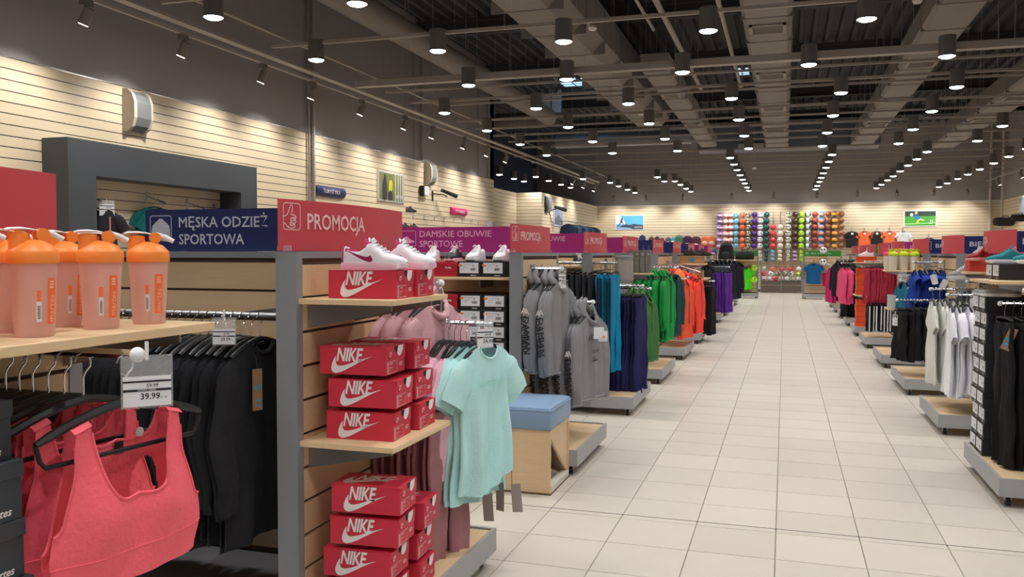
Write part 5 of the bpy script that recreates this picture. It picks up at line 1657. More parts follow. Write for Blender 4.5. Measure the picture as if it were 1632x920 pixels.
MB().lathe([(.0, 0), (.1, 0), (.1, .01), (0, .01)], 24, cap=False).box(-.17, -.1, -.02, .02, -.02, 0).build('foot_bracket', STEEL, t)

# ------------------------------------------------------------------ gondola 4: green jackets
GREEN = fab('bright_green', (14, 146, 66), .08)
DKGREEN = fab('dark_teal', (24, 66, 70), .08)
rail_arm(-1, 11.0, 0, .50, 1.42, 'chrome end rail with bright green jackets')
jg = shirt('jacket', 'jacket', GREEN, 'jacket', W=.21, L=.80, T=.030, seed=71, fold=.014, df=.04, hood=.5)
place_row(jg, line((-1.40, 11.0, 1.432), (-1.78, 11.0, 1.432), 8), R(88), lambda i: f'bright green jacket, {ow(i)} from the aisle on the fifth left gondola', 'bright green jackets', .07)
jt = shirt('jacket', 'jacket', DKGREEN, 'jacket', W=.21, L=.80, T=.028, seed=73, fold=.012)
rail_arm(-1, 11.45, 0, .48, 1.42, 'chrome end rail with dark teal jackets behind the green ones')
place_row(jt, [(-1.38, 11.45, 1.432), (-1.43, 11.45, 1.432)], R(76), lambda i: f'dark teal jacket, {["nearer", "farther"][i]} one behind the bright green jackets', 'dark teal jackets', .06)
GREYPK = mat('package_grey', (120, 116, 112), .5, var=.05)
for k in range(4):
    t = thing('hanging_package', f'grey flat package, {ow(k)} from the aisle above the green jackets', 'package', (-1.60 - .07 * k, 10.62, 1.36), 0, 'grey packages above the green jackets')
    MB().rbox(-.026, .026, 0, .10, 0, .28, .006).build('card_box', GREYPK, t)
    MB().cyl((0, -.001, .23), (0, .0, .23), .018, 10).build('brand_mark', mat('mark_pale', (160, 156, 152), .5), t)
    MB().tube([(0, .05, .28), (0, .05, .34)], .003, 5).build('hang_tab', STEEL, t)
t = thing('wall_shelf', 'small shelf carrying grey flat packages above the green jackets', 'shelf', (-1.82, 10.60, 1.338))
MB().rbox(0, .27, 0, .14, 0, .02, .002).build('shelf_board', SHELFWOOD, t); MB().box(0, .2, .06, .068, -.06, 0).build('bracket', STEEL, t)

# ------------------------------------------------------------------ gondola 5: coral orange jackets
CORAL = fab('coral_orange', (238, 92, 62), .06)
CORALB = fab('hot_coral', (255, 78, 62), .05)
rail_arm(-1, 13.35, 0, .42, 1.24, 'chrome end rail with coral orange hooded jackets')
jc = shirt('jacket', 'jacket', CORAL, 'jacket', W=.20, L=.82, T=.034, seed=81, fold=.016, hood=1.0)
place_row(jc, line((-1.42, 13.35, 1.252), (-1.60, 13.35, 1.252), 4), R(82), lambda i: f'coral orange hooded jacket, {ow(i)} from the aisle on the sixth left gondola', 'coral orange jackets', .08)
t = thing('garment_rail', 'chrome arm sloping down with hot coral jackets', 'clothes rail', (-1.82, 14.0, 1.47))
MB().tube([(0.01, 0, 0), (.55, 0, -.17)], .011, 8).build('rail_bar', CHROME, t, True)
MB().box(0, .012, -.02, .02, -.12, .03).build('wall_plate', STEEL, t)
jh = shirt('jacket', 'jacket', CORALB, 'jacket', W=.20, L=.86, T=.030, seed=83, fold=.014, hood=.4)
place_row(jh, line((-1.29, 14.0, 1.314), (-1.70, 14.0, 1.444), 9), R(86), lambda i: f'hot coral jacket, {ow(i)} from the aisle on the sloping arm', 'hot coral jackets', .06)
t = thing('beanie', 'orange pointed cap standing on a clear stand above coral jackets', 'cap', (-1.52, 13.15, 1.23))
MB().lathe([(.092, 0), (.096, .015), (.08, .065), (.045, .11), (.012, .14), (0, .142)], 18, cap=False).build('crown', fab('orange_cap', (246, 130, 66), .05), t, True)
MB().lathe([(.0, -.012), (.13, -.012), (.13, -.002), (.0, -.002)], 18, cap=False).build('stand_plate', WHITE, t)
MB().box(-.30, 0, -.01, .01, -.02, -.012).build('stand_bracket', STEEL, t)
PACKB = fab('soft_black', (24, 23, 28), .1)

# ------------------------------------------------------------------ gondola 6: boots on boxes, dark trousers
shelf(-1, 15.5, 16.3, 1.42, .46, 'wooden shelf with beige shoebox and dark shoes, seventh left gondola')
shelf(-1, 15.5, 16.3, 1.16, .52, 'rounded lower shelf with dark shoes, seventh left gondola')
KRAFT = mat('kraft_box', (172, 132, 92), .6)
kb = plain_box(KRAFT, .40, .30, .14)
MB().art(poly([(.05 * cos(a * pi / 8), .065 + .035 * sin(a * pi / 8)) for a in range(16)]), lambda a, b_: (a, -.1515, b_)).build('brand_dot', mat('dot_blue', (60, 130, 180), .5), kb)
kb.location = (-1.58, 15.75, 1.42); tag(kb, 'beige shoebox with blue oval mark on the seventh left gondola', 'shoebox')
ks = plain_box(KRAFT, .13, .3, .14); ks.location = (-1.45, 15.75, 1.16); tag(ks, 'brown shoebox on the rounded lower shelf', 'shoebox')
BOOT = mat('shoe_darkgrey', (54, 48, 48), .7)
bs = sneaker('hiking_shoe', BOOT, RUBBER, None, None, L=.30, tall=1.25, laces=mat('lace_dark', (70, 66, 66), .7))
bs.location = (-1.74, 15.72, 1.56); bs.rotation_euler = (0, 0, R(5)); tag(bs, 'dark hiking shoe on the beige box, left one', 'shoe', 'dark hiking shoes')
dup(bs, (-1.55, 15.80, 1.56), R(8), 'dark hiking shoe on the beige box, right one')
dup(bs, (-1.80, 15.75, 1.16), R(-5), 'dark hiking shoe on the rounded lower shelf beside the brown box')
rail_arm(-1, 16.05, 0, .60, 1.10, 'chrome end rail with black trousers past the coral jackets')
tk_ = trousers('trousers', 'trousers', PACKB, W=.17, L=.86, T=.03, seed=91)
place_row(tk_, line((-1.24, 16.05, 1.112), (-1.62, 16.05, 1.112), 8), R(84), lambda i: f'black trousers, {ow(i)} from the aisle between coral and purple clothes', 'black trousers past the coral jackets', .06)
# gondola 7: purple trousers
PURP = fab('purple', (96, 42, 150), .08)
rail_arm(-1, 18.45, 0, .72, 1.32, 'chrome end rail with purple trousers')
tp_ = trousers('trousers', 'trousers', PURP, W=.19, L=.82, T=.035, seed=93, fold=.012)
place_row(tp_, line((-1.12, 18.45, 1.332), (-1.5, 18.45, 1.332), 7), R(74), lambda i: f'purple trousers, {ow(i)} from the aisle on the eighth left gondola', 'purple trousers', .05)
jd = shirt('jacket', 'jacket', PACKB, 'jacket', W=.22, L=.75, T=.03, seed=95, hood=.6)
rail_arm(-1, 17.9 + .35, 0, .40, 1.44, 'upper chrome rail with dark jackets over purple trousers')
place_row(jd, line((-1.45, 18.25, 1.452), (-1.6, 18.25, 1.452), 3), R(84), lambda i: f'black hooded jacket, {ow(i)} from the aisle above purple trousers', 'black jackets over purple trousers', .06)
# gondola 8..10: dark packs and bags
rail_arm(-1, 20.8, 0, .70, 1.45, 'chrome end rail with dark clothing past the purple trousers')
jd2 = shirt('jacket', 'jacket', fab('ink', (26, 26, 42), .1), 'jacket', W=.23, L=.80, T=.035, seed=97, hood=.7)
place_row(jd2, line((-1.10, 20.8, 1.462), (-1.6, 20.8, 1.462), 6), R(58), lambda i: f'ink blue jacket, {ow(i)} from the aisle past the purple trousers', 'ink blue jackets', .05)
SLATEB = mat('slate_box', (52, 66, 72), .5)
sbx = plain_box(SLATEB, .30, .22, .15)
shelf(-1, 20.3, 20.62, .86, .62, 'low shelf with dark slate boxes past the purple trousers')
for k in range(3):
    p = (-1.38, 20.46, .86 + .15 * k)
    if k == 0: sbx.location = p; tag(sbx, 'dark slate shoebox, lowest of three past the purple trousers', 'shoebox', 'dark slate boxes past the purple trousers')
    else: dup(sbx, p, None, f'dark slate shoebox, {["middle", "topmost"][k - 1]} of three past the purple trousers')

def backpack(w, h, d, m, m2, name='backpack'):
    t = thing(name, 'x', 'bag')
    mb = MB()
    prof = smooth_poly([(-w / 2, 0), (w / 2, 0), (w * .52, h * .45), (w * .42, h * .85), (w * .2, h), (-w * .2, h), (-w * .42, h * .85), (-w * .52, h * .45)], 3)
    n = len(prof); vs = []
    for y, k in ((0, .97), (-d * .2, 1), (-d * .7, .96), (-d, .74)):
        vs += [(x * k, y, h * .45 + (z - h * .45) * k) for x, z in prof]
    fs = [(i * n + j, i * n + (j + 1) % n, (i + 1) * n + (j + 1) % n, (i + 1) * n + j) for i in range(3) for j in range(n)] + [tuple(range(n)), tuple(range(3 * n, 4 * n))[::-1]]
    mb.add(vs, fs).build('pack_body', m, t, True)
    MB().ball((0, -d * .95, h * .32), w * .33, 14, 8, (1, .35, .8)).build('front_pocket', m2, t, True)
    MB().tube([(-w * .12, -d * .3, h * .97), (-w * .1, -d * .3, h * 1.08), (w * .1, -d * .3, h * 1.08), (w * .12, -d * .3, h * .97)], .012, 6).build('grab_handle', m2, t, True)
    return t
bk = backpack(.36, .46, .2, fab('pack_black', (34, 36, 40), .1), fab('pack_black2', (50, 52, 58), .1))
bk.location = (-1.45, 23.1, 1.42); tag(bk, 'black backpack standing on the far left shelf in front of the ball wall', 'bag')
shelf(-1, 22.7, 23.3, 1.42, .60, 'far left shelf carrying a black backpack')
rail_arm(-1, 23.4, 0, .55, 1.3, 'chrome end rail with navy and red clothing on a far left gondola')
jm = shirt('jacket', 'jacket', fab('wine', (110, 26, 48), .1), 'jacket', W=.22, L=.7, T=.035, seed=99, hood=.6)
place_row(jm, line((-1.3, 23.4, 1.312), (-1.6, 23.4, 1.312), 4), R(74), lambda i: f'wine red jacket, {ow(i)} from the aisle on a far left gondola', 'wine red jackets', .05)

# ------------------------------------------------------------------ end units facing the front, left and right of the ball bin
def end_unit(x0, x1, y, label, sign_label):
    t = thing('display_gondola', label, 'shelving', (x0, y, 0))
    w = x1 - x0
    MB().box(0, .06, 0, .10, 0, 1.52).build('post', GREY, t); MB().box(w - .06, w, 0, .10, 0, 1.52).build('post', GREY, t)
    MB().box(.06, w - .06, .03, .09, .05, 1.52).build('back_panel', SLOT, t)
    m = MB(); z = .2
    while z < 1.5:
        m.box(.06, w - .06, .012, .03, z, min(z + .125, 1.51)); z += .1365
    tag(m.build('planks', WOOD, t), kind='stuff')
    MB().box(-.02, w + .02, -.38, .1, .06, .17).build('tray', TRAYGREY, t)
    for x in (.08, w - .08): MB().cyl((x - .015, -.3, .03), (x + .015, -.3, .03), .03, 10).build('castor', RUBBER, t)
    s = thing('department_sign', sign_label, 'sign', (x0 + .02, y + .04, 1.52))
    MB().box(0, w - .04, 0, .006, 0, .185).build('sign_panel', GREENS, s)
    MB().art(mv(text('PIŁKI SPORTOWE', .085, .006, fitw=.66), .26, .06), lambda a, b_: (a, -.003, b_)).build('lettering', mat('sign_palegreen', (186, 226, 180), .6), s)
    mb = MB()
    for a in run_icon(.12): mb.art(mv(a, .06, .035), lambda a, b_: (a, -.003, b_))
    mb.build('symbol', mat('sign_palegreen', (186, 226, 180), .6), s)
end_unit(-1.98, -.90, 32.4, 'grey and wood end unit facing front left of the ball bin, lime shirts', 'green header sign left of the ball wall bin')
end_unit(.62, 1.92, 32.4, 'grey and wood end unit facing front right of the ball bin, blue shirt', 'green header sign right of the ball wall bin')
LIME = fab('neon_lime', (88, 236, 40), .04)
def peg(x, y, z, ln, label):
    t = thing('display_hook', label, 'hook', (x, y, z))
    MB().box(-.02, .02, .0, .012, -.05, .03).tube([(0, 0, 0), (0, -ln, 0), (0, -ln - .01, .03)], .006, 6).build('hook_bar', CHROME, t)
    return t
peg(-1.36, 32.41, 1.20, .20, 'chrome hook holding the lime shirts left of the ball bin')
jl = shirt('t_shirt', 'T-shirt', LIME, 'tee', W=.24, Wc=.26, Wh=.27, L=.78, T=.05, seed=101, trim=fab('lime_dark', (40, 60, 40)))
place_row(jl, [(-1.36, 32.23, 1.206), (-1.36, 32.33, 1.206)], R(22), lambda i: ['neon lime shirt foremost on the left end unit', 'neon lime shirt behind the foremost one on the left end unit'][i], 'neon lime shirts')
peg(-1.70, 32.41, 1.40, .20, 'chrome hook holding the navy jacket left of the lime shirts')
jn = shirt('jacket', 'jacket', fab('ink', (26, 26, 42), .1), 'jacket', W=.22, L=.80, T=.05, seed=103)
place_row(jn, [(-1.70, 32.22, 1.406)], R(15), lambda i: 'ink blue jacket on the left end unit beside the lime shirts', 'dark jackets on the left end unit')
t = thing('wall_shelf', 'shelf on the left end unit under the dark duffel bag', 'shelf', (-1.80, 32.02, 1.36))
MB().rbox(0, .82, 0, .40, 0, .022, .002).build('shelf_board', SHELFWOOD, t); MB().box(.1, .11, .05, .4, -.06, 0).build('bracket', STEEL, t)
def duffel(ln, r, m, lb, loc, rz=0):
    t = thing('duffel_bag', lb, 'bag', loc, rz)
    MB().tube([(-ln / 2, 0, r), (-ln * .47, 0, r), (-ln * .3, 0, r * 1.02), (ln * .3, 0, r * 1.02), (ln * .47, 0, r), (ln / 2, 0, r)], [r * .6, r * .9, r, r, r * .9, r * .6], 16).build('bag_body', m, t, True)
    MB().tube([(-ln * .2, -r * .8, r * 1.4), (-ln * .15, -r * .5, r * 2.3), (ln * .15, -r * .5, r * 2.3), (ln * .2, -r * .8, r * 1.4)], .014, 6).build('handle', m, t, True)
    MB().tube([(-ln * .42, 0, r * 1.98), (ln * .42, 0, r * 1.98)], .008, 5).build('zip', GREY, t)
    return t
duffel(.66, .15, fab('duffel_green', (36, 46, 40), .1), 'dark green duffel bag on the left end unit beneath the green sign', (-1.38, 32.2, 1.382), R(4))
def ballmat(nm, a, b, sc=6.0, thr=.5):
    m = mat('ball_' + nm, a, .35)
    nt = m.node_tree; p = nt.nodes['Principled BSDF']
    tc = nt.nodes.new('ShaderNodeTexCoord'); vo = nt.nodes.new('ShaderNodeTexVoronoi'); vo.inputs['Scale'].default_value = sc
    cr = nt.nodes.new('ShaderNodeValToRGB'); cr.color_ramp.interpolation = 'CONSTANT'
    cr.color_ramp.elements[0].color = (*lin(b), 1); cr.color_ramp.elements[1].color = (*lin(a), 1); cr.color_ramp.elements[1].position = thr
    nt.links.new(tc.outputs['Object'], vo.inputs['Vector']); nt.links.new(vo.outputs['Distance'], cr.inputs[0]); nt.links.new(cr.outputs[0], p.inputs['Base Color'])
    return m
def bandmat(nm, a, b, wdt=.35, axis=2):
    m = mat('ball_' + nm, a, .4)
    nt = m.node_tree; p = nt.nodes['Principled BSDF']
    tc = nt.nodes.new('ShaderNodeTexCoord'); sp = nt.nodes.new('ShaderNodeSeparateXYZ'); ab = nt.nodes.new('ShaderNodeMath'); ab.operation = 'ABSOLUTE'
    cr = nt.nodes.new('ShaderNodeValToRGB'); cr.color_ramp.interpolation = 'CONSTANT'
    cr.color_ramp.elements[0].color = (*lin(b), 1); cr.color_ramp.elements[1].color = (*lin(a), 1); cr.color_ramp.elements[1].position = wdt
    nt.links.new(tc.outputs['Object'], sp.inputs[0]); nt.links.new(sp.outputs[axis], ab.inputs[0]); nt.links.new(ab.outputs[0], cr.inputs[0]); nt.links.new(cr.outputs[0], p.inputs['Base Color'])
    return m
BR = .122
def ball_mesh(m, r=BR):
    b = MB().ball((0, 0, 0), r, 16, 10)
    o = b.build('ball', m, None, True, sharp=None)
    return o
BM = {
 'violet and white': bandmat('vw', (128, 96, 176), (232, 210, 236), .035), 'pink and white': bandmat('pw', (236, 150, 146), (246, 228, 226), .05),
 'rose and white': bandmat('rw', (206, 140, 128), (248, 226, 224), .05), 'sky blue': ballmat('sky', (122, 192, 226), (60, 140, 190), 9, .3),
 'orange': ballmat('or', (246, 120, 80), (230, 80, 50), 9, .4), 'black and cream': ballmat('bc', (196, 196, 172), (40, 50, 44), 10, .42),
 'purple': ballmat('pu', (74, 34, 120), (150, 110, 190), 8, .16), 'white and black': ballmat('wb', (238, 238, 244), (36, 36, 40), 9, .30),
 'dark green': ballmat('dg', (18, 78, 84), (60, 150, 150), 8, .18), 'red': ballmat('re', (236, 66, 84), (250, 190, 196), 8, .18),
 'cream white': ballmat('cw', (240, 230, 216), (214, 190, 170), 8, .25), 'white and green': ballmat('wg', (236, 236, 220), (70, 84, 64), 9, .36),
 'dark brown': ballmat('db', (78, 50, 56), (190, 170, 180), 8, .2), 'lime green': ballmat('lg', (186, 232, 60), (90, 150, 30), 9, .3),
 'black and silver': bandmat('bs', (44, 54, 64), (196, 220, 230), .06, 0), 'brick red': bandmat('br', (160, 70, 58), (90, 40, 36), .006), 'pink and blue': bandmat('pb', (58, 130, 190), (222, 156, 150), .055),
 'brown': bandmat('bn', (138, 82, 58), (80, 50, 40), .006), 'yellow and brown': bandmat('yb', (120, 74, 48), (220, 162, 60), .055), 'chestnut': bandmat('cn', (142, 88, 56), (80, 50, 36), .006)}
COLS = [(-2.65, 'violet and white', 0, 6), (-2.41, 'pink and white', 0, 6), (-2.20, 'rose and white', 0, 6), (-1.97, 'sky blue', 0, 6), (-1.72, 'orange', 0, 6), (-1.48, 'black and cream', 0, 6),
        (-1.23, 'purple', 0, 6), (-.99, 'white and black', 0, 9), (-.74, 'dark green', 0, 9), (-.48, 'red', 2, 6), (-.19, 'cream white', 2, 9), (.13, 'white and green', 0, 9),
        (.39, 'dark brown', 0, 6), (.63, 'lime green', 0, 9), (.88, 'black and silver', 0, 6), (1.16, 'brick red', 0, 6), (1.41, 'pink and blue', 0, 6), (1.67, 'brown', 0, 6), (1.93, 'yellow and brown', 0, 6), (2.18, 'chestnut', 0, 6)]
ZR = [3.22, 2.96, 2.70, 2.44, 2.18, 1.92, 1.68, 1.52, 1.36]
SMALL = {6: .085, 7: .085, 8: .085}
for ci, (x, nm, r0, r1) in enumerate(COLS):
    kind = 'basketball' if ci >= 15 else 'ball'
    src = ball_mesh(BM[nm]); first = True
    rk = thing('ball_rack', f'upright wall strip with rings for the column of {nm} balls', 'rack', (x, YF - .012, 0))
    MB().box(-.02, .02, -.02, 0, 1.2 if r1 > 6 else 1.75, 3.36).build('strip', STEEL, rk)
    rg = MB()
    for r_ in range(r0, r1):
        k = .7 if r_ >= 6 else 1
        y0 = -.35 + (0.0 if k == 1 else .08)
        rg.tube([(.075 * k * cos(a), -.15 - .12 * k + .075 * k * sin(a) + (.12 * k - .12), ZR[r_] - BR * k * .80) for a in [2 * pi * q / 12 for q in range(13)]], .006, 4, False)
        rg.box(-.006, .006, -.10, -.015, ZR[r_] - BR * k * .8 - .006, ZR[r_] - BR * k * .8 + .006)
    rg.build('rings', STEEL, rk)
    for r_ in range(r0, r1):
        k = .7 if r_ >= 6 else 1
        o = src if first else inst(src, 'ball', None)
        first = False
        o.location = (x, YF - .012 - .27, ZR[r_]); o.scale = (k, k, k)
        tag(o, f'{nm} {kind}, {ow(r_ - r0)} from the top of its column on the far wall' if k == 1 else f'small {nm} ball, {ow(r_ - 6)} of three low in its column', 'ball', 'balls on the far wall')
# extra small sky-blue and lilac balls low in the middle
for x, nm in ((-.48, 'sky blue'), (.39, 'violet and white')):
    for r_ in (6, 7, 8):
        o = [q for q in bpy.data.objects if q.name.startswith('ball') and q.type == 'MESH' and q.data.materials and q.data.materials[0] == BM[nm]][0]
        o = inst(o, 'ball', None, (x, YF - .282, ZR[r_])); o.scale = (.7, .7, .7)
        tag(o, f'small {nm} ball, {ow(r_ - 6)} of three low in the middle of the ball wall', 'ball', 'balls on the far wall')

# ball bin below
bn = thing('ball_bin', 'grey double bin with wire front full of balls below the ball wall', 'bin', (-.92, 36.75, 0))
W_ = 1.60
for x in (0, W_ / 2, W_): MB().box(x - .02, x + .02, 0, .04, 0, 1.02).build('post', GREY, bn)
BROWN = mat('bin_brown', (108, 96, 86), .6)
for x in (.02, W_ / 2 + .02):
    MB().box(x, x + W_ / 2 - .04, .005, .03, .06, .30).build('front_panel', BROWN, bn)
    MB().box(x, x + W_ / 2 - .04, .005, .03, .32, .47).build('front_panel', BROWN, bn)
MB().box(0, W_, .03, .70, .44, .47).build('bin_floor', BROWN, bn)
MB().box(0, .02, .03, .70, 0, .9).box(W_ - .02, W_, .03, .70, 0, .9).build('side_panel', BROWN, bn)
wr = MB()
for k in range(1, 16):
    wr.cyl((W_ * k / 16, .01, .47), (W_ * k / 16, .01, .92), .003, 4)
for z in (.55, .65, .75, .85, .92): wr.cyl((0, .01, z), (W_, .01, z), .003, 4)
tag(wr.build('wire_front', STEEL, bn), kind='stuff')
rnd = random.Random(11)
mats_ = ['black and cream', 'white and black', 'cream white', 'red', 'orange', 'lime green', 'white and green', 'white and black']
k = 0
for z, n, y in ((.575, 7, .14), (.575, 7, .45), (.77, 6, .18), (.77, 6, .48), (.96, 5, .30)):
    for i in range(n):
        nm = mats_[rnd.randrange(len(mats_))] if z < .9 else ['black and cream', 'orange', 'red', 'red', 'cream white'][i]
        src = [q for q in bpy.data.objects if q.type == 'MESH' and q.name.startswith('ball') and q.data.materials and q.data.materials[0] == BM[nm]][0]
        o = inst(src, 'ball', None, (-.92 + .125 + i * (1.35 / max(1, n - 1)) , 36.75 + y, z + (rnd.uniform(-.01, .02) if z > .6 else 0)))
        o.scale = (.85, .85, .85); o.rotation_euler = (rnd.uniform(0, 6), rnd.uniform(0, 6), 0)
        lv = {.575: 'bottom', .77: 'middle', .96: 'top'}[z]
        tag(o, f'{nm} ball, {ow(i)} from left in the {lv} {"front" if y < .2 else "rear"} layer of the bin', 'ball', 'balls in the bin')
# balls on stands at the end units
for x, z, nm, lb in ((-1.05, 1.08, 'lime green', 'yellow-green ball on the stand beside lime shirts, upper'), (-1.05, .66, 'lime green', 'yellow-green ball on the stand beside lime shirts, lower'),
                     (1.30, 1.62 + .10, 'white and black', 'black and white ball on top of the right end unit'), (1.30, 1.30, 'white and black', 'black and white ball under the top one on the right end unit')):
    src = [q for q in bpy.data.objects if q.type == 'MESH' and q.name.startswith('ball') and q.data.materials and q.data.materials[0] == BM[nm]][0]
    o = inst(src, 'ball', None, (x, 32.25, z)); o.scale = (1, 1, 1)
    tag(o, lb, 'ball')
    t = thing('ball_stand', 'ring bracket under the ' + lb.split(' under')[0], 'bracket', (x, 32.41, z - BR * .85))
    MB().tube([(.07 * cos(a), -.16 + .07 * sin(a), 0) for a in [2 * pi * q / 12 for q in range(13)]], .006, 5, False).box(-.008, .008, -.09, .02, -.008, .008).build('ring', STEEL, t)
# right end unit stock
peg(.98, 32.41, 1.36, .14, 'chrome hook holding the blue shirt right of the ball bin')
BLUET = fab('petrol_blue', (16, 94, 150), .08)
jb = shirt('t_shirt', 'T-shirt', BLUET, 'tee', W=.23, Wc=.25, Wh=.25, L=.72, T=.05, seed=111)
place_row(jb, [(.98, 32.29, 1.366)], R(0), lambda i: 'petrol blue shirt facing front on the right end unit', 'blue shirts')
peg(1.42, 32.41, 1.02, .12, 'chrome hook holding the red shorts on the right end unit')
jr = trousers('shorts', 'shorts', fab('crimson', (186, 30, 60), .08), W=.15, L=.42, T=.04, seed=112, trim=fab('crimson', (186, 30, 60)))
place_row(jr, [(1.42, 32.30, 1.026)], R(0), lambda i: 'crimson shorts hanging low on the right end unit', 'crimson shorts')

# ------------------------------------------------------------------ far wall: bags and shirts
def wall_hook(x, y, z, rz, ln, label, group='wall hooks'):
    t = thing('display_hook', label, 'hook', (x, y, z), rz, group)
    MB().box(-.015, .015, -.012, 0, -.06, .04).tube([(0, -.01, 0), (0, -ln, 0), (0, -ln - .015, .03)], .006, 5).build('hook_bar', STEEL, t)
    return t
BAGS = [(-5.95, 2.18, .40, (36, 50, 90), (60, 80, 120), 'navy backpack, leftmost under the runner poster'), (-5.55, 2.14, .34, (92, 60, 52), (150, 120, 100), 'small brown bag second from left on the far wall'), (-5.30, 2.16, .32, (70, 48, 40), (150, 120, 100), 'small dark brown bag third from left on the far wall'),
        (-5.09, 2.10, .30, (96, 40, 70), (40, 40, 60), 'small wine bag fourth from left on the far wall'), (-4.82, 2.10, .36, (76, 80, 92), (190, 120, 140), 'small grey bag fifth from left on the far wall'), (-4.60, 2.12, .34, (70, 150, 160), (230, 226, 150), 'small turquoise bag left of the large backpacks'),
        (-4.36, 2.06, .60, (60, 110, 90), (236, 170, 180), 'green and pink backpack, left of the three large ones'), (-4.00, 2.00, .66, (70, 30, 60), (236, 170, 190), 'purple and pink backpack in the middle of the large ones'), (-3.64, 1.98, .66, (74, 46, 50), (236, 214, 216), 'brown and pale backpack, right of the three large ones'),
        (-3.27, 2.10, .46, (214, 110, 70), (236, 190, 170), 'orange and pale backpack left of the ball wall'), (-2.98, 2.10, .46, (206, 106, 76), (200, 190, 190), 'orange backpack next to the violet ball column'), (-3.2, 1.62, .34, (226, 230, 50), (40, 40, 44), 'yellow and black bag below the orange backpacks'), (-2.9, 1.62, .34, (60, 80, 150), (220, 224, 230), 'blue and white bag below the orange backpacks')]
for k, (x, z, h, c1, c2, lb) in enumerate(BAGS):
    o = backpack(h * .72, h * .92, .16, fab('bag%d' % k, c1), fab('bagp%d' % k, c2))
    o.location = (x, YF - .10, z - h * .40); tag(o, lb, 'bag', 'bags on the far wall')
    wall_hook(x, YF - .01, z - h * .40 + h * .92 * 1.05, 0, .14, 'hook holding the ' + lb.split(',')[0])
SH_ = [(2.60, (40, 34, 38), None, 'dark shirt leftmost of five on the far wall'), (3.07, (246, 110, 60), None, 'orange shirt second of five on the far wall'), (3.54, (36, 32, 34), None, 'black shirt with orange stripes in the middle of five on the far wall'), (4.0, (246, 120, 70), None, 'orange shirt fourth of five on the far wall'), (4.51, (216, 220, 228), None, 'white shirt with dark straps rightmost of five on the far wall'), (5.45, (60, 70, 90), None, 'slate shirt peeking over the blue sign on far wall')]
for k, (x, c, _, lb) in enumerate(SH_):
    o = shirt('t_shirt', 'T-shirt', fab('wallshirt%d' % k, c), 'tee', W=.21, L=.66, T=.04, seed=120 + k, trim=BLK)
    z = 2.62 if k < 5 else 2.35
    o.location = (x, YF - .16, z); o['label'] = lb; o['group'] = 'shirts on the far wall'
    st_ = MB()
    if k == 2:
        for s in (-1, 1):
            for q in (0, .05): st_.tube([(s * (.10 + q), -.05, -.14 - q * .5), (s * (.20 + q), -.03, -.26 - q)], .012, 5)
        st_.build('shoulder_stripe', fab('wallshirt1', (246, 110, 60)), o)
    MB().box(-.045, .045, -.075, -.07, -.24, -.16).build('price_card', PAPER, o)
    wall_hook(x, YF - .01, z, 0, .18, 'hook holding the ' + lb.replace(' in the middle of five', '').replace(' of five', ''))
# right wall bag
duffel(.72, .16, fab('duffel_black', (40, 36, 36), .1), 'black duffel bag hanging high on the right wall', (7.60, 35.4, 2.62), R(25))
for k, (y, z) in enumerate(((34.9, 3.02), (35.8, 3.02))):
    wall_hook(7.99, y, z, R(-90), .28, f'{["nearer", "farther"][k]} hook over the black duffel bag on the right wall')
duffel(.5, .13, fab('duffel_black', (40, 36, 36), .1), 'second black bag at the right picture edge on the right wall', (7.66, 33.6, 2.72), R(30))
wall_hook(7.99, 33.6, 3.0, R(-90), .28, 'hook over the black bag at the right picture edge')
# jackets high on the far left partition
JW = [shirt('jacket', 'jacket', fab('night%d' % k, c_), 'long', W=.21, L=.60, T=.035, seed=131 + k, fold=.012) for k, c_ in enumerate(((34, 48, 78), (24, 30, 42), (40, 84, 104), (58, 70, 96)))]
t = thing('garment_rail', 'long rail with dark blue jackets high on the far left partition', 'clothes rail', (-7.68, 31.0, 2.78))
MB().cyl((0, 0, 0), (0, 4.9, 0), .014, 8).build('rail_bar', CHROME, t)
for y in (.1, 2.4, 4.8): MB().box(-.31, 0, y - .01, y + .01, -.01, .01).build('bracket', STEEL, t)
for i in range(16):
    j_ = JW[i] if i < 4 else dup(JW[i % 4], (0, 0, 0))
    j_.location = (-7.68, 31.15 + .3 * i, 2.794); j_.rotation_euler = (0, 0, R(10 + (i * 37) % 23 - 11))
    tag(j_, f'{["night blue", "black", "teal blue", "slate blue"][i % 4]} jacket, {ow(i)} from the front on the high far left rail', 'jacket', 'jackets high on the far left partition')

# ------------------------------------------------------------------ left wall hooks, shoes, portal contents
for k in range(12):
    wall_hook(-7.994, 16.6 + .62 * k, 2.44 - .0, R(90), .30, f'{ow(k)} slatwall hook from the left above the magenta sign', 'slatwall hooks above the magenta sign')
bsl = sneaker('trail_shoe', mat('shoe_trail', (70, 68, 72), .6), RUBBER, mat('trail_orange', (230, 110, 60), .5), None, L=.30, tall=1.1)
bsl.location = (-7.72, 16.9, 2.475); bsl.rotation_euler = (0, R(0), R(70)); tag(bsl, 'dark trail shoe with orange trim highest on the left wall hooks', 'shoe', 'trail shoes on the left wall')
t = thing('wall_shelf', 'small shoe shelf on the left wall behind the red sign', 'shelf', (-7.994, 16.2, 2.10))
MB().rbox(0, .34, 0, 1.5, 0, .02, .002).build('shelf_board', SHELFWOOD, t)
t = thing('wall_shelf', 'upper small shoe shelf on the left wall', 'shelf', (-7.994, 16.6, 2.455))
MB().rbox(0, .34, 0, .6, 0, .018, .002).build('shelf_board', CLEAR, t)
for k, y in enumerate((16.35, 16.8, 17.3)):
    dup(bsl, (-7.80, y, 2.12), R(60 + 8 * k), f'dark trail shoe, {ow(k)} from left on the lower left wall shelf')
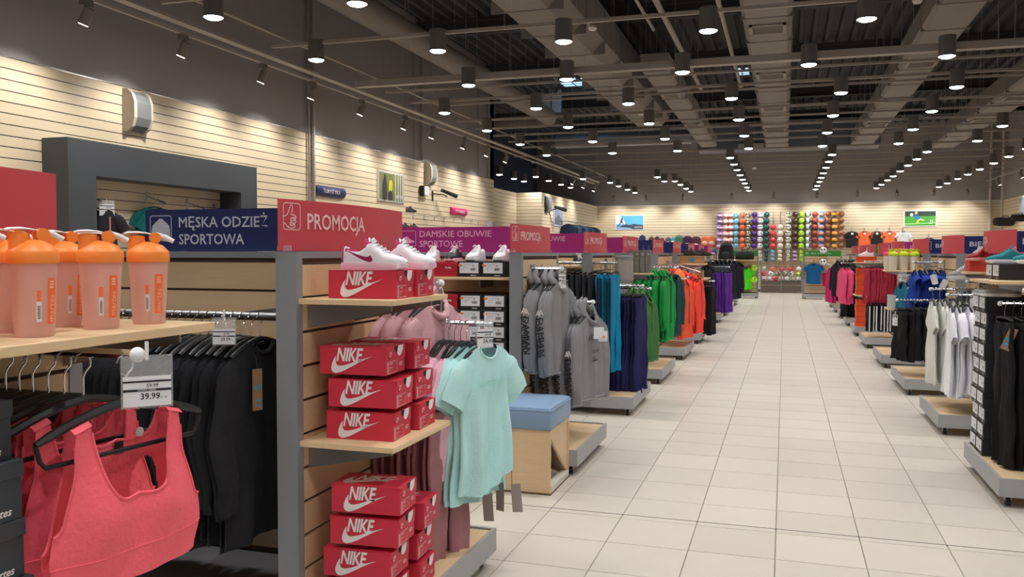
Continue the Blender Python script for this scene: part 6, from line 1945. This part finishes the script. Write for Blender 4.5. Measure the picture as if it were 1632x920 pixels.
for k, (y, z) in enumerate(((8.25, 2.30), (9.35, 2.34), (10.15, 2.30), (10.75, 2.26))):
    t = thing('display_hook', f'{ow(k)} sloping arm from the left inside the dark portal', 'hook', (-7.994, y, z), 0, 'sloping arms in the portal')
    MB().box(0, .012, -.02, .02, -.10, .06).tube([(.01, 0, 0), (.30, 0, -.10)], .010, 6).build('hook_bar', STEEL, t)
    MB().tube([(.18, 0, -.052), (.31, 0, -.100)], .012, 6).build('arm_tip', CHROME, t)
TEALT = fab('teal_shirt', (26, 126, 128), .1)
pc = [(fab('portal_black', (36, 34, 40), .15), 0), (TEALT, 1), (fab('portal_red', (130, 30, 56), .1), 2), (PACKB, 3)]
for m_, k in pc:
    y, z = ((8.25, 2.30), (9.35, 2.34), (10.15, 2.30), (10.75, 2.26))[k]
    o = shirt('t_shirt', 'T-shirt', m_, 'tee', W=.22, L=.70, T=.045, seed=140 + k)
    o.location = (-7.74, y, z - .085 + .01); o.rotation_euler = (0, 0, R(60)); o['label'] = ['black patterned shirt at the left end inside the dark portal', 'teal shirt in the middle inside the dark portal', 'wine red shirt right inside the dark portal', 'black shirt at the right end inside the dark portal'][k]
    o['group'] = 'shirts inside the portal'
    if k == 0:
        st_ = MB()
        for s in (-1, 1): st_.sheet(lambda u, v, s=s: (s * (.10 + .02 * u) , -.062 - .004 * v, -.20 - .40 * v), 2, 4)
        st_.build('side_panel_stripe', fab('salmon', (206, 120, 96)), o)
    if k == 1:
        d_ = dup(o, (-7.86, y, z - .04), R(64), 'dark collar shirt behind the teal one inside the portal')
price_tag((-7.68, 8.32, 2.22), R(60), 'white price card on the left sloping arm inside the portal', '99.99', '49.99', .17, .14)
# red poster-like sign half seen above the red sign: leave; small white card on wall
t = thing('info_card', 'small white card at the far end of the left board wall', 'card', (-7.985, 23.0, 2.28))
MB().box(0, .01, 0, .35, 0, .22).build('card', PAPER, t)
MB().art(mv(text('nr 12', .08, .01), .06, .09), lambda a, b_: (.012, a, b_)).build('card_print', INK, t)

# ------------------------------------------------------------------ right side
TEAL = mat('shoe_teal', (18, 128, 140), .6, var=.06)
def face_aisle(o, loc):      # label end (-Y) turned to the aisle (-X)
    o.location = loc; o.rotation_euler = (0, 0, R(-90))
rbx = black_box(.20, .33, .112, orange=False)
k = 0
for z_ in range(10):
    for c_ in (0, 1):
        p = (1.345 + .006 * ((z_ * 7 + c_ * 3) % 3), 6.83 + .207 * c_ + .004 * (z_ % 2), .179 + .1125 * z_)
        lb = f'black shoebox with white label on the right tray, {ow(z_)} layer from the bottom, {["near", "far"][c_]} column'
        if k == 0: face_aisle(rbx, p); tag(rbx, lb, 'shoebox', 'black shoeboxes stacked on the right tray')
        else: dup(rbx, p, R(-90), lb)
        k += 1
shelf(1, 6.40, 7.16, 1.42, .50, 'wooden shelf on the right carrying black boxes and teal shoes')
for c_, y in enumerate((6.80, 7.01)):
    dup(rbx, (1.42, y, 1.42), R(-90), f'black shoebox under the teal shoes, {["near", "far"][c_]} one on the shelf', 'black boxes on the right shelf')
ts = sneaker('running_shoe', TEAL, mat('sole_whiteblack', (226, 226, 230), .5), BLACKP, mat('coral_lining', (226, 90, 100), .7), L=.30, laces=TEAL)
ts.location = (1.685, 6.98, 1.534); ts.rotation_euler = (0, 0, R(184)); tag(ts, 'teal running shoe with white sole, left one on the black boxes', 'shoe', 'teal running shoes')
dup(ts, (1.80, 6.76, 1.534), R(186), 'teal running shoe, right one cut by the picture edge')
gs = sneaker('running_shoe', mat('shoe_grey', (150, 150, 150), .7, var=.1), mat('sole_white', (230, 228, 228), .5), None, None, L=.29)
for k in range(3):
    p = (1.56 + .0 * k, 6.73 + .11 * k, .179 + 1.1255)
    lb = f'grey running shoe, {ow(k)} from the near side between the boxes and the shelf'
    if k == 0: gs.location = p; gs.rotation_euler = (0, 0, R(176)); gs.scale = (.9, .9, .9); tag(gs, lb, 'shoe', 'grey running shoes under the right shelf')
    else: dup(gs, p, R(180), lb)
for o in [q for q in bpy.data.objects if q.name.startswith('running_shoe') and q.type == 'EMPTY' and q.get('group') == 'grey running shoes under the right shelf']:
    o.scale = (.9, .9, .80)
rail_arm(1, 6.48, 0, .44, 1.27, 'chrome end rail with black leggings at the right edge')
DEEP = fab('deep_black', (15, 15, 19), .2)
lg = trousers('leggings', 'leggings', DEEP, W=.19, L=.95, T=.024, seed=151, fold=.009)
place_row(lg, line((1.41, 6.48, 1.282), (1.76, 6.48, 1.282), 8), R(-84), lambda i: f'black leggings, {ow(i)} from the aisle beside the black shoeboxes', 'black leggings at the right edge', .05)
GREYD = fab('dark_grey', (48, 48, 54), .08)
rail_arm(1, 6.20, 0, .36, 1.37, 'short chrome arm with dark grey top at the right picture edge')
jgd = shirt('jacket', 'jacket', GREYD, 'long', W=.22, L=.78, T=.03, seed=153)
place_row(jgd, [(1.60, 6.20, 1.382), (1.68, 6.20, 1.382)], R(-76), lambda i: ['dark grey long-sleeved top cut by the right picture edge', 'dark grey long-sleeved top behind the edge one'][i], 'dark grey tops at the right edge')
t = thing('swing_tag', 'brown cardboard swing tag with blue dots on the black leggings', 'tag', (1.37, 6.32, 1.12), R(-20))
tg_ = MB().prism([(.035, .0), (.085, -.01), (.035, -.155), (-.018, -.135)], lambda a, b_, d: (a, d, b_), .003).build('tag_card', mat('kraft', (150, 118, 92), .7), t)
c_ = MB()
for cx, cz in ((.026, -.075), (.016, -.108)): c_.art(poly([(cx + .014 * cos(a * pi / 6), cz + .013 * sin(a * pi / 6)) for a in range(12)]), lambda a, b_: (a, -.0012, b_))
c_.build('blue_dot', mat('dot_blue2', (64, 150, 196), .5), tg_)
MB().art(mv(text('4F', .02, .003), .042, -.045), lambda a, b_: (a, -.0012, b_)).build('tag_print', PRINT, tg_)
MB().tube([(.06, 0, -.01), (.07, .02, .05), (.06, .05, .09)], .0015, 5).build('cord', BLACKP, t)

# gondola R2: white T-shirts
WHT = fab('white_cotton', (242, 242, 248), .03)
OFFW = fab('off_white', (222, 222, 214), .04)
rail_arm(1, 8.95, 0, .50, 1.27, 'chrome end rail with off-white T-shirts on the second right gondola')
rail_arm(1, 8.55, 0, .42, 1.235, 'chrome end rail with white T-shirts on the second right gondola')
w1 = shirt('t_shirt', 'T-shirt', WHT, 'tee', W=.21, Wc=.235, Wh=.25, L=.80, T=.024, seed=161, fold=.014, sl=1.15)
MB().art(mv(text('sport', .016, .003), 0, 0), lambda a, b_: (a - .30, -.03, b_ - .34)).build('sleeve_print', INK, w1)
place_row(w1, line((1.43, 8.55, 1.247), (1.77, 8.55, 1.247), 9), R(-91), lambda i: f'white T-shirt, {ow(i)} from the aisle on the second right gondola', 'white T-shirts on the right', .06)
w2 = shirt('t_shirt', 'T-shirt', OFFW, 'tee', W=.21, Wc=.235, Wh=.25, L=.78, T=.024, seed=163, fold=.014, sl=1.1)
place_row(w2, line((1.34, 8.95, 1.282), (1.74, 8.95, 1.282), 8), R(-90), lambda i: f'off-white T-shirt, {ow(i)} from the aisle left of the white ones', 'off-white T-shirts on the right', .06)
price_tag((1.60, 8.48, 1.25), R(-20), 'small card with blue dot over the white T-shirts', '59.99', '39.99', .06, .075, False)
t = thing('wall_shelf', 'small clear shelf holding a grey running shoe on the right', 'shelf', (1.50, 9.22, 1.355))
MB().rbox(0, .32, -.07, .07, -.006, 0, .002).box(.30, .32, -.07, .07, 0, .05).build('shelf_plate', CLEAR, t)
gs2 = dup(gs, (1.80, 9.22, 1.356), R(182), 'grey running shoe on the small clear shelf over white T-shirts', 'display running shoes')
gs2.scale = (1.05, 1.1, 1.25)
REDBX = mat('box_coral', (206, 70, 58), .5)
rx = plain_box(REDBX, .20, .24, .10); rx.location = (1.71, 8.86, 1.44); tag(rx, 'coral red shoebox on the second right gondola', 'shoebox')
shelf(1, 8.66, 8.99, 1.44, .24, 'short wooden shelf with coral red box on the second right gondola')
rs = sneaker('running_shoe', mat('shoe_red', (150, 30, 40), .6), mat('sole_rose', (236, 176, 170), .5), BLACKP, None, L=.27)
rs.location = (1.80, 8.86, 1.54); rs.rotation_euler = (0, 0, R(215)); tag(rs, 'dark red running shoe on the coral shoebox', 'shoe')
gb = shirt('jacket', 'jacket', GREYD, 'tee', W=.2, L=.5, T=.03, seed=165)
rail_arm(1, 9.36, 0, .12, 1.33, 'short hook with dark tops behind the white T-shirts')
place_row(gb, [(1.72, 9.34, 1.342), (1.78, 9.34, 1.342)], R(-68), lambda i: f'dark grey top, {["front", "rear"][i]} one behind the white T-shirts', 'dark tops behind white T-shirts')

# gondola R3: royal blue bags and black shorts
ROYAL = fab('royal_blue', (26, 62, 158), .10)
rail_arm(1, 11.35, 0, .34, 1.50, 'chrome end rail with royal blue vests on the third right gondola')
rv = shirt('vest', 'vest', ROYAL, 'tee', W=.16, Wc=.17, Wh=.17, L=.38, T=.04, seed=171, fold=.02, sl=.5)
place_row(rv, line((1.50, 11.35, 1.512), (1.78, 11.35, 1.512), 6), R(-80), lambda i: f'royal blue vest, {ow(i)} from the aisle on the third right gondola', 'royal blue vests', .12)
rail_arm(1, 11.55, 0, .36, 1.18, 'lower chrome rail with royal blue shorts on the third right gondola')
rsh = trousers('shorts', 'shorts', ROYAL, W=.16, L=.36, T=.04, seed=173, fold=.014)
place_row(rsh, line((1.48, 11.55, 1.192), (1.76, 11.55, 1.192), 5), R(-80), lambda i: f'royal blue shorts, {ow(i)} from the aisle under the vests', 'royal blue shorts', .1)
for k, (x, y, z, a) in enumerate(((1.66, 11.12, 1.36, 15), (1.80, 11.10, 1.30, -25), (1.50, 11.30, 1.13, 10))):
    t = thing('swing_tag', f'white rounded tag, {["upper left", "upper right", "lower"][k]} one on the royal blue clothes', 'tag', (x, y, z), R(-20), 'white tags on royal blue clothes')
    MB().prism([(q[0] * cos(R(a)) - q[1] * sin(R(a)), q[0] * sin(R(a)) + q[1] * cos(R(a))) for q in rrect(-.035, .035, -.12, 0, .015, 2)], lambda p, q, d: (p, d, q), .003).build('tag_card', PAPER, t)
    MB().tube([(0, 0, 0), (.02, .05, .08)], .0015, 5).build('cord', WHITE, t)
rail_arm(1, 10.95, 0, .56, 1.06, 'chrome end rail with black shorts on the third right gondola')
bsx = trousers('shorts', 'shorts', DEEP, W=.20, L=.58, T=.035, seed=175, fold=.012)
place_row(bsx, line((1.30, 10.95, 1.072), (1.66, 10.95, 1.072), 6), R(-76), lambda i: f'long black shorts, {ow(i)} from the aisle left of the white T-shirts', 'long black shorts', .06)
price_tag((1.24, 10.92, .90), R(-30), 'white price card hanging on the foremost black shorts', '79.99', '49.99', .06, .09, False)

# gondola R4: shaker bottles, white boxes, teal tops
shelf(1, 13.1, 13.75, 1.37, .44, 'rounded shelf with white shaker bottles on the fourth right gondola')
CREAM = mat('bottle_cream', (226, 222, 206), .5)
y1 = shaker(mat('lid_lime', (196, 224, 36), .4), CREAM, False, mat('lid_lime', (196, 224, 36), .4))
y2 = shaker(mat('lid_pink', (244, 70, 130), .4), CREAM, False, mat('lid_pink', (244, 70, 130), .4))
for k, x in enumerate((1.46, 1.60, 1.74)):
    lb = f'white shaker bottle with lime lid, {ow(k)} from the aisle in the front row'
    if k == 0: y1.location = (x, 13.24, 1.37); tag(y1, lb, 'bottle', 'lime-lidded shaker bottles')
    else: dup(y1, (x, 13.24, 1.37), None, lb)
    lb = f'white shaker bottle with pink lid, {ow(k)} from the aisle in the back row'
    if k == 0: y2.location = (x - .045, 13.40, 1.37); tag(y2, lb, 'bottle', 'pink-lidded shaker bottles')
    else: dup(y2, (x - .045, 13.40, 1.37), None, lb)
for o in bpy.data.objects:
    if o.type == 'EMPTY' and o.get('group') in ('lime-lidded shaker bottles', 'pink-lidded shaker bottles'): o.scale = (1.35, 1.35, 1.30)
shelf(1, 13.1, 13.6, .83, .42, 'lower shelf with white cartons on the fourth right gondola')
wb_ = plain_box(mat('carton_white', (206, 204, 196), .6), .11, .18, .19, .01)
for k, x in enumerate((1.46, 1.585)):
    lb = f'white carton, {["aisle-side", "inner"][k]} one on the lower shelf under the shaker bottles'
    if k == 0: wb_.location = (x, 13.25, .83); tag(wb_, lb, 'box', 'white cartons')
    else: dup(wb_, (x, 13.25, .83), None, lb)
TEALS = fab('petrol', (0, 108, 136), .08)
rail_arm(1, 13.02, 0, .30, 1.30, 'chrome end rail with petrol blue tops on the fourth right gondola')
tl = shirt('t_shirt', 'T-shirt', TEALS, 'tee', W=.21, L=.58, T=.03, seed=181, trim=NAVY, fold=.012)
place_row(tl, line((1.56, 13.0, 1.312), (1.78, 13.0, 1.312), 4), R(-76), lambda i: f'petrol blue top, {ow(i)} from the aisle beside the royal blue vests', 'petrol blue tops', .06)
price_tag((1.56, 13.0, 1.36), R(-5), 'pale price card under the lime-lidded bottles', '24.99', '14.99', .10, .09)
# gondola R5: red trousers, white piped shorts
REDT = fab('raspberry', (176, 46, 72), .10)
rail_arm(1, 16.0, 0, .50, 1.47, 'chrome end rail with raspberry red trousers on the fifth right gondola')
rt = trousers('trousers', 'trousers', REDT, W=.15, L=.60, T=.03, seed=191, fold=.014)
place_row(rt, line((1.36, 16.0, 1.482), (1.78, 16.0, 1.482), 10), R(-80), lambda i: f'raspberry red trousers, {ow(i)} from the aisle beside the orange shoeboxes', 'raspberry red trousers', .08)
rail_arm(1, 15.9, 0, .46, .86, 'lower chrome rail with black trousers with white piping')
bp_ = trousers('trousers', 'trousers', BLK, W=.13, L=.46, T=.026, seed=193, strip=WHITE)
place_row(bp_, line((1.38, 15.9, .872), (1.76, 15.9, .872), 8), R(-80), lambda i: f'black trousers with white piping, {ow(i)} from the aisle under the red ones', 'white piped trousers', .08)
# gondola R6: orange boxes
ORBX = mat('box_orange', (226, 82, 42), .5, var=.03, objvar=.04)
ob_ = plain_box(ORBX, .36, .30, .105, .03, mat('box_orange_lid', (214, 72, 36), .5))
shelf(1, 18.0, 18.66, .80, .50, 'rounded shelf with orange shoeboxes on the sixth right gondola')
shelf(1, 18.0, 18.66, 1.44, .50, 'upper shelf with one orange box and white shoe on the right')
k = 0
for base, n, lv in ((.179, 5, 'tray stack'), (.80, 5, 'middle shelf stack'), (1.44, 1, 'upper shelf')):
    for i in range(n):
        p = (1.52 + .006 * ((i * 5) % 3), 18.20, base + .1055 * i)
        lb = f'orange shoebox, {ow(i)} from the bottom of the {lv} on the right' if n > 1 else 'single orange shoebox on the upper right shelf under a white shoe'
        if k == 0: ob_.location = p; tag(ob_, lb, 'shoebox', 'orange shoeboxes')
        else: dup(ob_, p, None, lb)
        k += 1
ws_ = sneaker('running_shoe', UPW, mat('sole_white', (230, 228, 228), .5), mat('violet_trim', (120, 60, 140), .5), mat('violet_trim', (120, 60, 140), .5), L=.29)
ws_.location = (1.66, 18.2, 1.546); ws_.rotation_euler = (0, 0, R(184)); tag(ws_, 'white and violet running shoe on the upper orange shoebox', 'shoe')
# gondolas R7..R9: pink and black tops
PINK = fab('hot_pink', (236, 84, 130), .06)
MAGP = fab('magenta_top', (206, 36, 110), .06)
rail_arm(1, 20.4, 0, .62, 1.40, 'chrome end rail with hot pink tops on the seventh right gondola')
pk = shirt('jacket', 'top', PINK, 'long', W=.16, L=.80, T=.03, seed=201)
place_row(pk, [(1.22, 20.4, 1.412), (1.29, 20.4, 1.412), (1.36, 20.4, 1.412)], R(-70), lambda i: f'hot pink long-sleeved top, {ow(i)} from the aisle left of the orange boxes', 'hot pink tops', .06)
bt = shirt('jacket', 'top', PACKB, 'long', W=.20, L=.80, T=.03, seed=203)
place_row(bt, [(1.43, 20.4, 1.412), (1.50, 20.4, 1.412), (1.57, 20.4, 1.412)], R(-70), lambda i: f'black long-sleeved top, {ow(i)} behind the hot pink ones', 'black tops behind hot pink', .06)
rail_arm(1, 20.8, 0, .55, .78, 'lower chrome rail with black shorts left of the orange boxes')
b5 = trousers('shorts', 'shorts', BLK, W=.18, L=.48, T=.04, seed=205)
place_row(b5, line((1.30, 20.8, .792), (1.6, 20.8, .792), 4), R(-68), lambda i: f'black shorts, {ow(i)} from the aisle under the hot pink tops', 'black shorts under pink tops', .06)
rail_arm(1, 23.2, 0, .62, 1.45, 'chrome end rail with black tops on the eighth right gondola')
bt2 = shirt('jacket', 'top', PACKB, 'jacket', W=.22, L=.82, T=.04, seed=207, hood=.6)
place_row(bt2, line((1.24, 23.2, 1.462), (1.6, 23.2, 1.462), 5), R(-66), lambda i: f'black hooded jacket, {ow(i)} from the aisle on the eighth right gondola', 'black jackets far right', .06)
rail_arm(1, 25.6, 0, .66, 1.30, 'chrome end rail with magenta tops on the ninth right gondola')
mg = shirt('jacket', 'top', MAGP, 'long', W=.10, L=.95, T=.04, seed=209)
place_row(mg, [(1.20, 25.6, 1.312), (1.28, 25.6, 1.312)], R(-66), lambda i: f'narrow magenta top, {["nearer", "farther"][i]} one on the ninth right gondola', 'magenta tops', .06)
place_row(shirt('jacket', 'top', PACKB, 'long', W=.2, L=.9, T=.04, seed=211), line((1.38, 25.6, 1.312), (1.66, 25.6, 1.312), 4), R(-66), lambda i: f'black long top, {ow(i)} behind the narrow magenta tops', 'black tops behind magenta', .06)
bpy.context.view_layer.update()
